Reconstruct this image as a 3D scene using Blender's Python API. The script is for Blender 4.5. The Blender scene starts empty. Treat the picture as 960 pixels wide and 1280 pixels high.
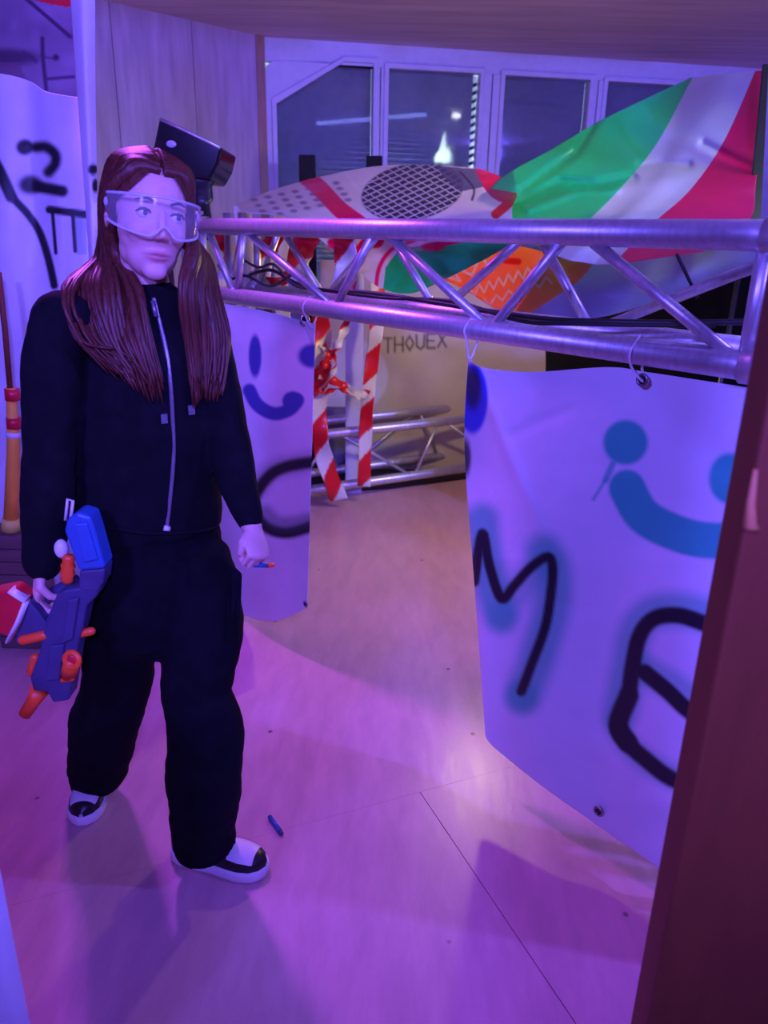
import bpy, bmesh, math, random
import numpy as np
from mathutils import Vector, Matrix, noise
from mathutils.bvhtree import BVHTree

random.seed(7)
rng = np.random.default_rng(7)
SC = bpy.context.scene
COL = SC.collection
PI = math.pi

# ------------------------------------------------------------------ camera
PITCH, ROLL, CAMZ, FPX = math.radians(20), math.radians(1.2), 1.5, 960.0
CAMLOC = np.array([0.0, 0.0, CAMZ])
FW = np.array([0, math.cos(PITCH), -math.sin(PITCH)])
_r0 = np.array([1.0, 0, 0]); _u0 = np.cross(_r0, FW)
RT = _r0*math.cos(ROLL) + _u0*math.sin(ROLL)
UP = np.cross(RT, FW)
cam = bpy.data.cameras.new('camera'); camo = bpy.data.objects.new('camera', cam); COL.objects.link(camo)
cam.sensor_fit = 'VERTICAL'; cam.sensor_height = 36.0; cam.lens = 36.0*FPX/1280.0
cam.clip_start = 0.02; cam.clip_end = 60
M = Matrix.Identity(4)
for i, ax in enumerate((RT, UP, -FW)):
    for k in range(3): M[k][i] = ax[k]
M.translation = Vector(CAMLOC); camo.matrix_world = M
cam.dof.use_dof = True; cam.dof.focus_distance = 1.9; cam.dof.aperture_fstop = 4.2
SC.camera = camo

# ------------------------------------------------------------------ world, lights, exposure
SC.view_settings.view_transform = 'Standard'; SC.view_settings.look = 'None'
SC.view_settings.gamma = 1.0; SC.view_settings.use_curve_mapping = False
SC.view_settings.exposure = 0.0
w = bpy.data.worlds.new('night'); SC.world = w; w.use_nodes = True
w.node_tree.nodes['Background'].inputs[0].default_value = (0.02, 0.03, 0.10, 1)
w.node_tree.nodes['Background'].inputs[1].default_value = 0.6

def lamp(name, kind, loc, target, color, energy, size=0.1, spot=None, blend=0.4):
    l = bpy.data.lights.new(name, kind); o = bpy.data.objects.new(name, l); COL.objects.link(o)
    l.color = color; l.energy = energy
    if kind == 'AREA': l.shape = 'DISK'; l.size = size
    else: l.shadow_soft_size = size
    if kind == 'SPOT': l.spot_size = math.radians(spot or 100); l.spot_blend = blend
    o.location = loc
    o.rotation_euler = (Vector(target)-Vector(loc)).to_track_quat('-Z', 'Y').to_euler()
    return o
# two blue stage floods on the near side of the room, magenta flood behind the person, warm lamp in the fort
BLUE = (0.145, 0.10, 1.0)
lamp('blue_stage_light', 'SPOT', (-1.15, -0.9, 2.4), (0.3, 2.6, 1.35), BLUE, 360, 0.15, 78, 0.8)
lamp('blue_front_light', 'SPOT', (0.35, -1.2, 2.4), (-0.1, 2.9, 1.35), BLUE, 520, 0.15, 76, 0.8)
lamp('blue_wall_fill', 'AREA', (3.3, 0.9, 2.52), (-0.8, 5.0, 2.1), BLUE, 135, 0.16)  # unseen fill added to brighten the back wall and windows
lamp('magenta_stage_light', 'SPOT', (-0.95, 2.85, 2.5), (-0.35, 1.35, 0.0), (0.48, 0.09, 1.0), 185, 0.12, 74, 0.7)
lamp('warm_fort_lamp', 'POINT', (0.50, 3.32, 1.21), (0, 0, 0), (1.0, 0.72, 0.45), 25, 0.05)
lamp('flame_lamp_light', 'SPOT', (2.03, 2.11, 2.40), (0.75, 3.1, 1.7), (0.75, 1.0, 0.80), 115, 0.12, 50, 0.6)

# ------------------------------------------------------------------ helpers: pixels (a 960x1280 frame) to points
def ray(px, py): return FW + RT*(px-480)/FPX + UP*(640-py)/FPX
def P(px, py, Y):
    d = ray(px, py); return Vector(CAMLOC + d*(Y/d[1]))
def atz(px, py, z=0.0):
    d = ray(px, py); return Vector(CAMLOC + d*((z-CAMZ)/d[2]))
def onplane(px, py, p0, n, off=0.0):
    d = ray(px, py); p0 = np.array(p0)+np.array(n)*off
    return Vector(CAMLOC + d*(((p0-CAMLOC)@np.array(n))/(d@np.array(n))))

# ------------------------------------------------------------------ helpers: materials
def newmat(name):
    m = bpy.data.materials.new(name); m.use_nodes = True
    nt = m.node_tree; return m, nt, nt.nodes['Principled BSDF']
def mat(name, col, rough=0.6, metal=0.0, noise_amt=0.15, scale=20.0, bump=0.0, bscale=60.0, coat=0.0, spec=0.5, stretch=None, trans=0.0, sheen=0.0):
    m, nt, b = newmat(name)
    b.inputs['Roughness'].default_value = rough; b.inputs['Metallic'].default_value = metal
    b.inputs['Specular IOR Level'].default_value = spec
    b.inputs['Coat Weight'].default_value = coat
    if trans: b.inputs['Transmission Weight'].default_value = trans
    if sheen: b.inputs['Sheen Weight'].default_value = sheen
    tc = nt.nodes.new('ShaderNodeTexCoord'); mp = nt.nodes.new('ShaderNodeMapping')
    if stretch: mp.inputs['Scale'].default_value = stretch
    nt.links.new(tc.outputs['Object'], mp.inputs['Vector'])
    nz = nt.nodes.new('ShaderNodeTexNoise'); nz.inputs['Scale'].default_value = scale; nz.inputs['Detail'].default_value = 5
    nt.links.new(mp.outputs[0], nz.inputs['Vector'])
    rp = nt.nodes.new('ShaderNodeValToRGB')
    rp.color_ramp.elements[0].position = 0.3; rp.color_ramp.elements[1].position = 0.7
    rp.color_ramp.elements[0].color = tuple(c*(1-noise_amt) for c in col)+(1,)
    rp.color_ramp.elements[1].color = tuple(min(1, c*(1+noise_amt)) for c in col)+(1,)
    nt.links.new(nz.outputs[0], rp.inputs[0]); nt.links.new(rp.outputs[0], b.inputs['Base Color'])
    if bump:
        n2 = nt.nodes.new('ShaderNodeTexNoise'); n2.inputs['Scale'].default_value = bscale; n2.inputs['Detail'].default_value = 4
        nt.links.new(mp.outputs[0], n2.inputs['Vector'])
        bp = nt.nodes.new('ShaderNodeBump'); bp.inputs['Strength'].default_value = bump; bp.inputs['Distance'].default_value = 0.01
        nt.links.new(n2.outputs[0], bp.inputs['Height']); nt.links.new(bp.outputs[0], b.inputs['Normal'])
    return m
def paintmat(name, rough=0.5, coat=0.0, bump=0.08, bscale=9.0, spec=0.5):
    m, nt, b = newmat(name)
    a = nt.nodes.new('ShaderNodeAttribute'); a.attribute_name = 'Paint'
    tc = nt.nodes.new('ShaderNodeTexCoord')
    nz = nt.nodes.new('ShaderNodeTexNoise'); nz.inputs['Scale'].default_value = 6; nz.inputs['Detail'].default_value = 6
    nt.links.new(tc.outputs['Object'], nz.inputs['Vector'])
    mr = nt.nodes.new('ShaderNodeMapRange'); mr.inputs[3].default_value = 0.86; mr.inputs[4].default_value = 1.06
    nt.links.new(nz.outputs[0], mr.inputs[0])
    mx = nt.nodes.new('ShaderNodeMix'); mx.data_type = 'RGBA'; mx.blend_type = 'MULTIPLY'; mx.inputs[0].default_value = 1
    nt.links.new(a.outputs['Color'], mx.inputs[6]); nt.links.new(mr.outputs[0], mx.inputs[7])
    nt.links.new(mx.outputs[2], b.inputs['Base Color'])
    n2 = nt.nodes.new('ShaderNodeTexNoise'); n2.inputs['Scale'].default_value = bscale; n2.inputs['Detail'].default_value = 4
    nt.links.new(tc.outputs['Object'], n2.inputs['Vector'])
    bp = nt.nodes.new('ShaderNodeBump'); bp.inputs['Strength'].default_value = bump; bp.inputs['Distance'].default_value = 0.05
    nt.links.new(n2.outputs[0], bp.inputs['Height']); nt.links.new(bp.outputs[0], b.inputs['Normal'])
    b.inputs['Roughness'].default_value = rough; b.inputs['Coat Weight'].default_value = coat; b.inputs['Coat Roughness'].default_value = 0.12
    b.inputs['Specular IOR Level'].default_value = spec
    return m
def emimat(name, col, strength):
    m, nt, b = newmat(name)
    b.inputs['Base Color'].default_value = (*col, 1)
    nz = nt.nodes.new('ShaderNodeTexNoise'); nz.inputs['Scale'].default_value = 30
    mr = nt.nodes.new('ShaderNodeMapRange'); mr.inputs[3].default_value = strength*0.8; mr.inputs[4].default_value = strength*1.2
    nt.links.new(nz.outputs[0], mr.inputs[0]); nt.links.new(mr.outputs[0], b.inputs['Emission Strength'])
    b.inputs['Emission Color'].default_value = (*col, 1)
    return m

# ------------------------------------------------------------------ helpers: objects
def tag(o, label=None, cat=None, group=None, kind=None):
    if label: o['label'] = label
    if cat: o['category'] = cat
    if group: o['group'] = group
    if kind: o['kind'] = kind
    return o
def empty(name, loc, label=None, cat=None, group=None, kind=None):
    o = bpy.data.objects.new(name, None); COL.objects.link(o); o.location = loc; o.empty_display_size = 0.05
    return tag(o, label, cat, group, kind)
def attach(o, parent):
    if parent is not None:
        o.parent = parent
        o.matrix_parent_inverse = wm(parent).inverted()
    return o
def wm(o):
    m = o.matrix_basis.copy()
    if o.parent is not None: m = wm(o.parent) @ o.matrix_parent_inverse @ m
    return m
def mk(name, vf, material, parent=None, smooth=True, bevel=0.0):
    v, f = vf
    me = bpy.data.meshes.new(name); me.from_pydata([tuple(p) for p in v], [], [tuple(q) for q in f]); me.update()
    if smooth: me.polygons.foreach_set('use_smooth', [True]*len(me.polygons))
    bm = bmesh.new(); bm.from_mesh(me); bmesh.ops.recalc_face_normals(bm, faces=bm.faces)
    if bevel:
        bmesh.ops.bevel(bm, geom=[e for e in bm.edges if e.calc_face_angle(0) > 0.5], offset=bevel, segments=2, affect='EDGES', profile=0.5)
    bm.to_mesh(me); bm.free()
    me.materials.append(material)
    o = bpy.data.objects.new(name, me); COL.objects.link(o)
    return attach(o, parent)
def join(*vfs):
    V, F = [], []
    for v, f in vfs:
        b = len(V); V += list(v); F += [tuple(i+b for i in q) for q in f]
    return V, F
def box(c, s, R=None):
    c = Vector(c); V = []
    for x in (-.5, .5):
        for y in (-.5, .5):
            for z in (-.5, .5):
                p = Vector((x*s[0], y*s[1], z*s[2])); V.append(c + (R @ p if R else p))
    return V, [(0,1,3,2),(4,6,7,5),(0,4,5,1),(2,3,7,6),(0,2,6,4),(1,5,7,3)]
def crv(pts, n=8):
    pts = [Vector(p) for p in pts]; out = []
    for i in range(len(pts)-1):
        p0 = pts[max(i-1,0)]; p1 = pts[i]; p2 = pts[i+1]; p3 = pts[min(i+2,len(pts)-1)]
        for k in range(n):
            t = k/n
            out.append(0.5*((2*p1)+(p2-p0)*t+(2*p0-5*p1+4*p2-p3)*t*t+(3*p1-p0-3*p2+p3)*t**3))
    out.append(pts[-1]); return out
def tube(pts, rad, n=12, caps=True, flat=1.0, ref=None, round_ends=False):
    """lofted tube; rad a number, a list, or list of (ra, rb); ref: direction of the rb axis"""
    pts = [Vector(p) for p in pts]
    if not hasattr(rad, '__len__'): rad = [rad]*len(pts)
    rad = [r if hasattr(r, '__len__') else (r, r*flat) for r in rad]
    if round_ends:
        d0 = (pts[0]-pts[1]).normalized(); d1 = (pts[-1]-pts[-2]).normalized()
        ra, rb = rad[0], rad[-1]; k = (0.45, 0.8, 0.97); c = (0.89, 0.6, 0.22)
        m0 = min(ra); m1 = min(rb); P0, P1 = pts[0], pts[-1]
        pts = [P0+d0*m0*k[2], P0+d0*m0*k[1], P0+d0*m0*k[0]] + pts + [P1+d1*m1*k[0], P1+d1*m1*k[1], P1+d1*m1*k[2]]
        rad = [(ra[0]*c[2], ra[1]*c[2]), (ra[0]*c[1], ra[1]*c[1]), (ra[0]*c[0], ra[1]*c[0])] + rad + [(rb[0]*q, rb[1]*q) for q in c]
    V, F = [], []
    t = (pts[1]-pts[0]).normalized()
    if ref is None:
        ref = Vector((0,0,1)) if abs(t.z) < 0.9 else Vector((0,1,0))
    b = (Vector(ref) - t*t.dot(Vector(ref))).normalized()
    m = len(pts)
    for i, p in enumerate(pts):
        t = (pts[min(i+1,m-1)]-pts[max(i-1,0)])
        t = t.normalized() if t.length > 1e-9 else Vector((0,0,1))
        b = (b - t*t.dot(b)); b = b.normalized() if b.length > 1e-6 else t.orthogonal().normalized()
        a = t.cross(b)
        for k in range(n):
            an = 2*PI*k/n
            V.append(p + a*math.cos(an)*rad[i][0] + b*math.sin(an)*rad[i][1])
    for i in range(m-1):
        for k in range(n):
            F.append((i*n+k, i*n+(k+1)%n, (i+1)*n+(k+1)%n, (i+1)*n+k))
    if caps:
        F.append(tuple(range(n-1,-1,-1))); F.append(tuple(range((m-1)*n, m*n)))
    return V, F
def ellipsoid(c, r, R=None, nu=28, nv=18):
    c = Vector(c); V = [c + (R @ Vector((0,0,r[2])) if R else Vector((0,0,r[2])))]; F = []
    for j in range(1, nv):
        th = PI*j/nv
        for i in range(nu):
            ph = 2*PI*i/nu
            p = Vector((r[0]*math.sin(th)*math.cos(ph), r[1]*math.sin(th)*math.sin(ph), r[2]*math.cos(th)))
            V.append(c + (R @ p if R else p))
    V.append(c - (R @ Vector((0,0,r[2])) if R else Vector((0,0,r[2]))))
    for i in range(nu): F.append((0, 1+i, 1+(i+1)%nu))
    for j in range(nv-2):
        for i in range(nu):
            a = 1+j*nu; b = a+nu
            F.append((a+i, b+i, b+(i+1)%nu, a+(i+1)%nu))
    last = len(V)-1; a = 1+(nv-2)*nu
    for i in range(nu): F.append((a+i, last, a+(i+1)%nu))
    return V, F
def prism(poly, vec):
    n = len(poly); vec = Vector(vec); V = [Vector(p) for p in poly] + [Vector(p)+vec for p in poly]
    F = [tuple(range(n-1,-1,-1)), tuple(range(n, 2*n))] + [(i,(i+1)%n,(i+1)%n+n,i+n) for i in range(n)]
    return V, F
def torus(c, axis, R, r, nu=20, nv=8):
    c = Vector(c); axis = Vector(axis).normalized(); a = axis.orthogonal().normalized(); b = axis.cross(a)
    V, F = [], []
    for i in range(nu):
        an = 2*PI*i/nu; d = a*math.cos(an)+b*math.sin(an)
        for j in range(nv):
            bn = 2*PI*j/nv; V.append(c + d*(R+r*math.cos(bn)) + axis*r*math.sin(bn))
    for i in range(nu):
        for j in range(nv):
            F.append((i*nv+j, ((i+1)%nu)*nv+j, ((i+1)%nu)*nv+(j+1)%nv, i*nv+(j+1)%nv))
    return V, F
def remesh(vf, voxel, smooth_it=4, fac=0.5):
    me = bpy.data.meshes.new('tmp'); me.from_pydata([tuple(p) for p in vf[0]], [], vf[1]); me.update()
    bm = bmesh.new(); bm.from_mesh(me); bmesh.ops.recalc_face_normals(bm, faces=bm.faces); bm.to_mesh(me); bm.free()
    o = bpy.data.objects.new('tmp', me); COL.objects.link(o)
    r = o.modifiers.new('r', 'REMESH'); r.mode = 'VOXEL'; r.voxel_size = voxel; r.use_smooth_shade = True
    if smooth_it:
        s = o.modifiers.new('s', 'SMOOTH'); s.iterations = smooth_it; s.factor = fac
    dg = bpy.context.evaluated_depsgraph_get(); dg.update()
    out = bpy.data.meshes.new_from_object(o.evaluated_get(dg))
    bpy.data.objects.remove(o); bpy.data.meshes.remove(me)
    out.polygons.foreach_set('use_smooth', [True]*len(out.polygons))
    return out
def coords(me):
    a = np.empty(len(me.vertices)*3); me.vertices.foreach_get('co', a); return a.reshape(-1,3)
def setcoords(me, a): me.vertices.foreach_set('co', a.ravel()); me.update()
def setpaint(me, rgb):
    at = me.color_attributes.new('Paint', 'FLOAT_COLOR', 'POINT')
    at.data.foreach_set('color', np.concatenate([rgb, np.ones((len(rgb),1))], 1).astype(np.float32).ravel())
def meshobj(name, me, material, parent=None):
    me.name = name; me.materials.clear(); me.materials.append(material)
    o = bpy.data.objects.new(name, me); COL.objects.link(o); return attach(o, parent)

# painted sheets: a control grid of (px, py, depth) gives a smooth surface; paint is worked out per vertex
def crmat(n, m):
    """Catmull-Rom weights: m samples over n control points"""
    W = np.zeros((m, n))
    for i, t in enumerate(np.linspace(0, n-1, m)):
        k = min(int(t), n-2); u = t-k
        c = (-.5*u+u*u-.5*u**3, 1-2.5*u*u+1.5*u**3, .5*u+2*u*u-1.5*u**3, -.5*u*u+.5*u**3)
        for q, j in zip(c, (k-1, k, k+1, k+2)):
            W[i, min(max(j,0),n-1)] += q
    return W
def sheetgrid(ctrl, nu, nv):
    A = np.array(ctrl, float)                       # rows x cols x 3
    Wr, Wc = crmat(A.shape[0], nv), crmat(A.shape[1], nu)
    return np.einsum('ri,cj,ijk->rck', Wr, Wc, A)
def gridfaces(nu, nv):
    return [(j*nu+i, j*nu+i+1, (j+1)*nu+i+1, (j+1)*nu+i) for j in range(nv-1) for i in range(nu-1)]
def sdist(X, Y, poly):
    d = np.full(X.shape, 1e9)
    for (x0,y0),(x1,y1) in zip(poly[:-1], poly[1:]):
        dx, dy = x1-x0, y1-y0; L = dx*dx+dy*dy+1e-9
        t = np.clip(((X-x0)*dx+(Y-y0)*dy)/L, 0, 1)
        d = np.minimum(d, np.hypot(X-x0-t*dx, Y-y0-t*dy))
    return d
def sm(d, a, b): t = np.clip((d-a)/(b-a), 0, 1); return 1-t*t*(3-2*t)
class Paint:
    def __init__(s, X, Y, base): s.X, s.Y = X, Y; s.c = np.ones(X.shape+(3,))*np.array(base)
    def mix(s, a, col): s.c = s.c*(1-a[...,None]) + np.array(col)*a[...,None]
    def stroke(s, poly, wd, col, soft=3.0, op=1.0, smooth=True):
        if smooth and len(poly) > 2: poly = [(p.x,p.y) for p in crv([(a,b,0) for a,b in poly], 5)]
        s.mix(op*sm(sdist(s.X, s.Y, poly), wd/2-soft/2, wd/2+soft/2), col)
    def blob(s, c, r, col, soft=0.3, op=1.0):
        d = np.hypot((s.X-c[0])/r[0], (s.Y-c[1])/r[1]); s.mix(op*sm(d, 1-soft, 1+soft), col)
    def poly(s, pts, col, op=1.0):
        ins = np.zeros(s.X.shape, bool); n = len(pts)
        for i in range(n):
            (x0,y0),(x1,y1) = pts[i], pts[(i+1)%n]
            c = ((y0 > s.Y) != (y1 > s.Y)) & (s.X < (x1-x0)*(s.Y-y0)/((y1-y0) if y1 != y0 else 1e-9)+x0)
            ins ^= c
        s.mix(op*ins.astype(float), col)
def sheet(name, G, pos, paint, material, parent=None, thick=0.0015, wrinkle=0.0, wscale=3.0, crease=None):
    """G: rows x cols x 3 (px, py, depth); pos(px, py, depth) -> point"""
    nv, nu = G.shape[:2]
    V = np.array([[tuple(pos(*G[j,i])) for i in range(nu)] for j in range(nv)])
    dirs = V - CAMLOC; dirs /= np.linalg.norm(dirs, axis=2, keepdims=True)
    if wrinkle or crease is not None:
        off = np.zeros((nv, nu))
        if wrinkle:
            for j in range(nv):
                for i in range(nu):
                    p = Vector(V[j,i])*wscale; off[j,i] = wrinkle*(noise.noise(p)+0.5*noise.noise(p*2.3))
        if crease is not None: off += crease(G[...,0], G[...,1])
        V = V + dirs*off[...,None]
    me = bpy.data.meshes.new(name)
    n = nu*nv
    me.from_pydata([tuple(p) for p in V.reshape(-1,3)], [], gridfaces(nu, nv)); me.update()
    me.polygons.foreach_set('use_smooth', [True]*len(me.polygons))
    setpaint(me, paint.c.reshape(-1,3))
    o = meshobj(name, me, material, parent)
    s = o.modifiers.new('thickness', 'SOLIDIFY'); s.thickness = thick; s.offset = 0
    return o
def posY(px, py, Y): return P(px, py, Y)

# ------------------------------------------------------------------ materials
M_floor, nt, b = newmat('floor_vinyl')
tc = nt.nodes.new('ShaderNodeTexCoord'); mp = nt.nodes.new('ShaderNodeMapping'); mp.inputs['Rotation'].default_value = (0,0,math.radians(-23)); mp.inputs['Scale'].default_value = (3.2, 0.8, 1)
nt.links.new(tc.outputs['Object'], mp.inputs['Vector'])
nz = nt.nodes.new('ShaderNodeTexNoise'); nz.inputs['Scale'].default_value = 5; nz.inputs['Detail'].default_value = 8; nz.inputs['Roughness'].default_value = 0.65
nt.links.new(mp.outputs[0], nz.inputs['Vector'])
rp = nt.nodes.new('ShaderNodeValToRGB'); rp.color_ramp.elements[0].position = 0.25; rp.color_ramp.elements[1].position = 0.75
rp.color_ramp.elements[0].color = (0.50, 0.27, 0.29, 1); rp.color_ramp.elements[1].color = (0.68, 0.37, 0.39, 1)
nt.links.new(nz.outputs[0], rp.inputs[0])
vo = nt.nodes.new('ShaderNodeTexVoronoi'); vo.inputs['Scale'].default_value = 4.5; vo.inputs['Randomness'].default_value = 1
nt.links.new(tc.outputs['Object'], vo.inputs['Vector'])
mr = nt.nodes.new('ShaderNodeMapRange'); mr.inputs[1].default_value = 0.02; mr.inputs[2].default_value = 0.045; mr.inputs[3].default_value = 0.25; mr.inputs[4].default_value = 1
nt.links.new(vo.outputs['Distance'], mr.inputs[0])
mx = nt.nodes.new('ShaderNodeMix'); mx.data_type = 'RGBA'; mx.blend_type = 'MULTIPLY'; mx.inputs[0].default_value = 1
nt.links.new(rp.outputs[0], mx.inputs[6]); nt.links.new(mr.outputs[0], mx.inputs[7]); nt.links.new(mx.outputs[2], b.inputs['Base Color'])
r2 = nt.nodes.new('ShaderNodeMapRange'); r2.inputs[3].default_value = 0.22; r2.inputs[4].default_value = 0.42
nt.links.new(nz.outputs[0], r2.inputs[0]); nt.links.new(r2.outputs[0], b.inputs['Roughness'])
bp = nt.nodes.new('ShaderNodeBump'); bp.inputs['Strength'].default_value = 0.12; bp.inputs['Distance'].default_value = 0.01
nt.links.new(nz.outputs[0], bp.inputs['Height']); nt.links.new(bp.outputs[0], b.inputs['Normal'])
M_sub = mat('subfloor', (0.05,0.035,0.03), 0.9)
M_wood = mat('pale_wood_panel', (0.47,0.36,0.48), 0.55, noise_amt=0.16, scale=6, stretch=(4,4,0.5), bump=0.05)
M_ceil = mat('ceiling_wood', (0.66,0.48,0.54), 0.6, noise_amt=0.17, scale=4, stretch=(0.35,5,1), bump=0.04)
M_trimwood = mat('trim_wood', (0.36,0.20,0.14), 0.5, scale=10, stretch=(5,5,0.6))
M_winwhite = mat('window_white', (0.60,0.60,0.70), 0.4, noise_amt=0.05)
M_slat = mat('blind_slat', (0.30,0.31,0.38), 0.5, noise_amt=0.08)
M_alu = mat('brushed_aluminium', (0.62,0.60,0.62), 0.40, 0.72, noise_amt=0.12, scale=14, stretch=(6,6,1), bump=0.06, bscale=30)
M_black = mat('black_plastic', (0.012,0.012,0.014), 0.35)
M_gloss = mat('glossy_black', (0.01,0.01,0.012), 0.12, coat=0.6)
M_cable = mat('black_rubber', (0.012,0.012,0.015), 0.5)
M_pvc = paintmat('painted_pvc', 0.5)
M_gpvc = paintmat('glossy_pvc', 0.28, coat=0.5, bump=0.12, bscale=7)
_nt = M_gpvc.node_tree; _b = _nt.nodes['Principled BSDF']; _t = _nt.nodes.new('ShaderNodeBsdfTranslucent'); _x = _nt.nodes.new('ShaderNodeMixShader'); _x.inputs[0].default_value = .45
_nt.links.new(_b.inputs['Base Color'].links[0].from_socket, _t.inputs['Color']); _nt.links.new(_b.outputs[0], _x.inputs[1]); _nt.links.new(_t.outputs[0], _x.inputs[2])
_nt.links.new(_x.outputs[0], _nt.nodes['Material Output'].inputs['Surface'])
M_skin = paintmat('skin', 0.5, bump=0.02, bscale=60)
M_cloth = mat('black_fleece', (0.006,0.006,0.009), 0.95, noise_amt=0.25, scale=30, bump=0.25, bscale=14, spec=0.15)
M_trs = mat('black_twill', (0.005,0.005,0.008), 0.95, noise_amt=0.25, scale=30, bump=0.25, bscale=12, spec=0.12)
M_hair = mat('auburn_hair', (0.105,0.026,0.016), 0.45, noise_amt=0.45, scale=40, stretch=(6,6,0.5), spec=0.35)
M_zip = mat('zip_metal', (0.28,0.26,0.30), 0.4, 0.6, noise_amt=0.2, scale=200)
M_white = mat('white_leather', (0.80,0.78,0.80), 0.45, noise_amt=0.05)
M_shoe = mat('black_leather', (0.012,0.011,0.014), 0.4, noise_amt=0.2)
M_blue = mat('blue_plastic', (0.03,0.11,0.36), 0.4, noise_amt=0.08)
M_navy = mat('navy_plastic', (0.055,0.05,0.13), 0.45, noise_amt=0.15)
M_orange = mat('orange_plastic', (1.0,0.10,0.02), 0.4, noise_amt=0.05)
M_red = mat('red_plastic', (0.65,0.012,0.03), 0.35, noise_amt=0.08)
M_post = mat('brown_stained_wood', (0.165,0.036,0.010), 0.6, noise_amt=0.15, scale=6, stretch=(5,5,0.7), bump=0.08)
M_rawwood = mat('raw_wood', (0.60,0.22,0.08), 0.7, noise_amt=0.15)
M_polo = mat('orange_post', (1.0,0.45,0.05), 0.5, noise_amt=0.08)
M_yel = mat('yellow_foot', (0.8,0.65,0.12), 0.6)
M_crate = mat('brown_boards', (0.16,0.085,0.08), 0.7, scale=8, stretch=(1,1,6))
M_string = mat('white_string', (0.75,0.73,0.75), 0.7)
M_darkcloth = mat('black_molton', (0.012,0.010,0.012), 0.95)
M_cream = paintmat('cream_sheet', 0.7)
M_steel = mat('eyelet_steel', (0.35,0.33,0.35), 0.35, 1.0)

# ------------------------------------------------------------------ the room
ZC = 2.63
A = Vector((-0.834, 5.5, 0)); B = Vector((2.09, 6.05, 0))      # window wall
wd = (B-A).normalized(); wn = Vector((wd.y, -wd.x, 0))          # towards the room
B2 = A + wd*5.0
D1 = Vector((-2.6, 3.734, 0))                                   # left wood wall runs A -> D1
BACKY = -2.6
fl = mk('floor', prism([D1+Vector((-.1,0,-.06)), Vector((-2.7,BACKY,-.06)), Vector((4.6,BACKY,-.06)), Vector((4.6,6.6,-.06)), A+Vector((0,.1,-.06))], (0,0,.048)), M_sub, smooth=False)
tag(fl, 'beige sheet floor with scuffs and long seams', kind='structure')
sa, sb = atz(525,990), atz(720,1280)
sd = (sb-sa).normalized(); sp = Vector((-sd.y, sd.x, 0)); so = atz(590,1005)
so = sa + sd*(so-sa).dot(sd)
# sheets of floor covering: a long seam between two near sheets, meeting one far sheet
uT = (sa-so).dot(sd)
for u0, u1, v0, v1, g in ((-8.0, uT, -8.0, 8.0, .0002), (uT, 8.0, -8.0, 0.0, .0012), (uT, 8.0, 0.0, 8.0, .0012)):
        g0 = .0003
        q = [so+sd*(a)+sp*(c) for a, c in ((u0+g0, v0+g), (u1-g0, v0+g), (u1-g0, v1-g), (u0+g0, v1-g))]
        bm = bmesh.new(); vs = [bm.verts.new((p.x,p.y,0)) for p in q]; bm.faces.new(vs)
        for co, no in (((-2.65,0,0),(-1,0,0)), ((4.55,0,0),(1,0,0)), ((0,BACKY,0),(0,-1,0)), (tuple(A),tuple(-wn)), (tuple(A),(-.7071,.7071,0))):
            bmesh.ops.bisect_plane(bm, geom=bm.verts[:]+bm.edges[:]+bm.faces[:], plane_co=co, plane_no=no, clear_outer=True)
        if bm.faces:
            r = bmesh.ops.extrude_face_region(bm, geom=bm.faces[:])
            bmesh.ops.translate(bm, verts=[x for x in r['geom'] if isinstance(x, bmesh.types.BMVert)], vec=(0,0,-0.012))
            bmesh.ops.recalc_face_normals(bm, faces=bm.faces)
            me = bpy.data.meshes.new('floor_sheet'); bm.to_mesh(me); me.materials.append(M_floor)
            o = bpy.data.objects.new('floor_sheet', me); COL.objects.link(o); attach(o, fl)
        bm.free()
ce = mk('ceiling', prism([D1+Vector((-.1,0,ZC)), Vector((-2.7,BACKY,ZC)), Vector((4.6,BACKY,ZC)), Vector((4.6,6.9,ZC)), A+Vector((-.1,.2,ZC))], (0,0,.05)), M_ceil, smooth=False)
tag(ce, 'pale wooden ceiling over the window wall', kind='structure')
cb = P(960, 14, 4.2); cc = P(935, -12, 4.2); cb.z = cc.z = ZC-.02
mk('ceiling_strip', tube([cc+(cc-cb)*1, cb+(cb-cc)*5], .02, 6), M_winwhite, ce)

def wallbox(name, p, q, z0, z1, th, m, parent=None, inset=0.0):
    d = (q-p).normalized(); n = Vector((d.y,-d.x,0))
    return mk(name, prism([p+n*inset+Vector((0,0,z0)), q+n*inset+Vector((0,0,z0)), q+n*inset+Vector((0,0,z1)), p+n*inset+Vector((0,0,z1))], -n*th), m, parent, smooth=False)
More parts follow.
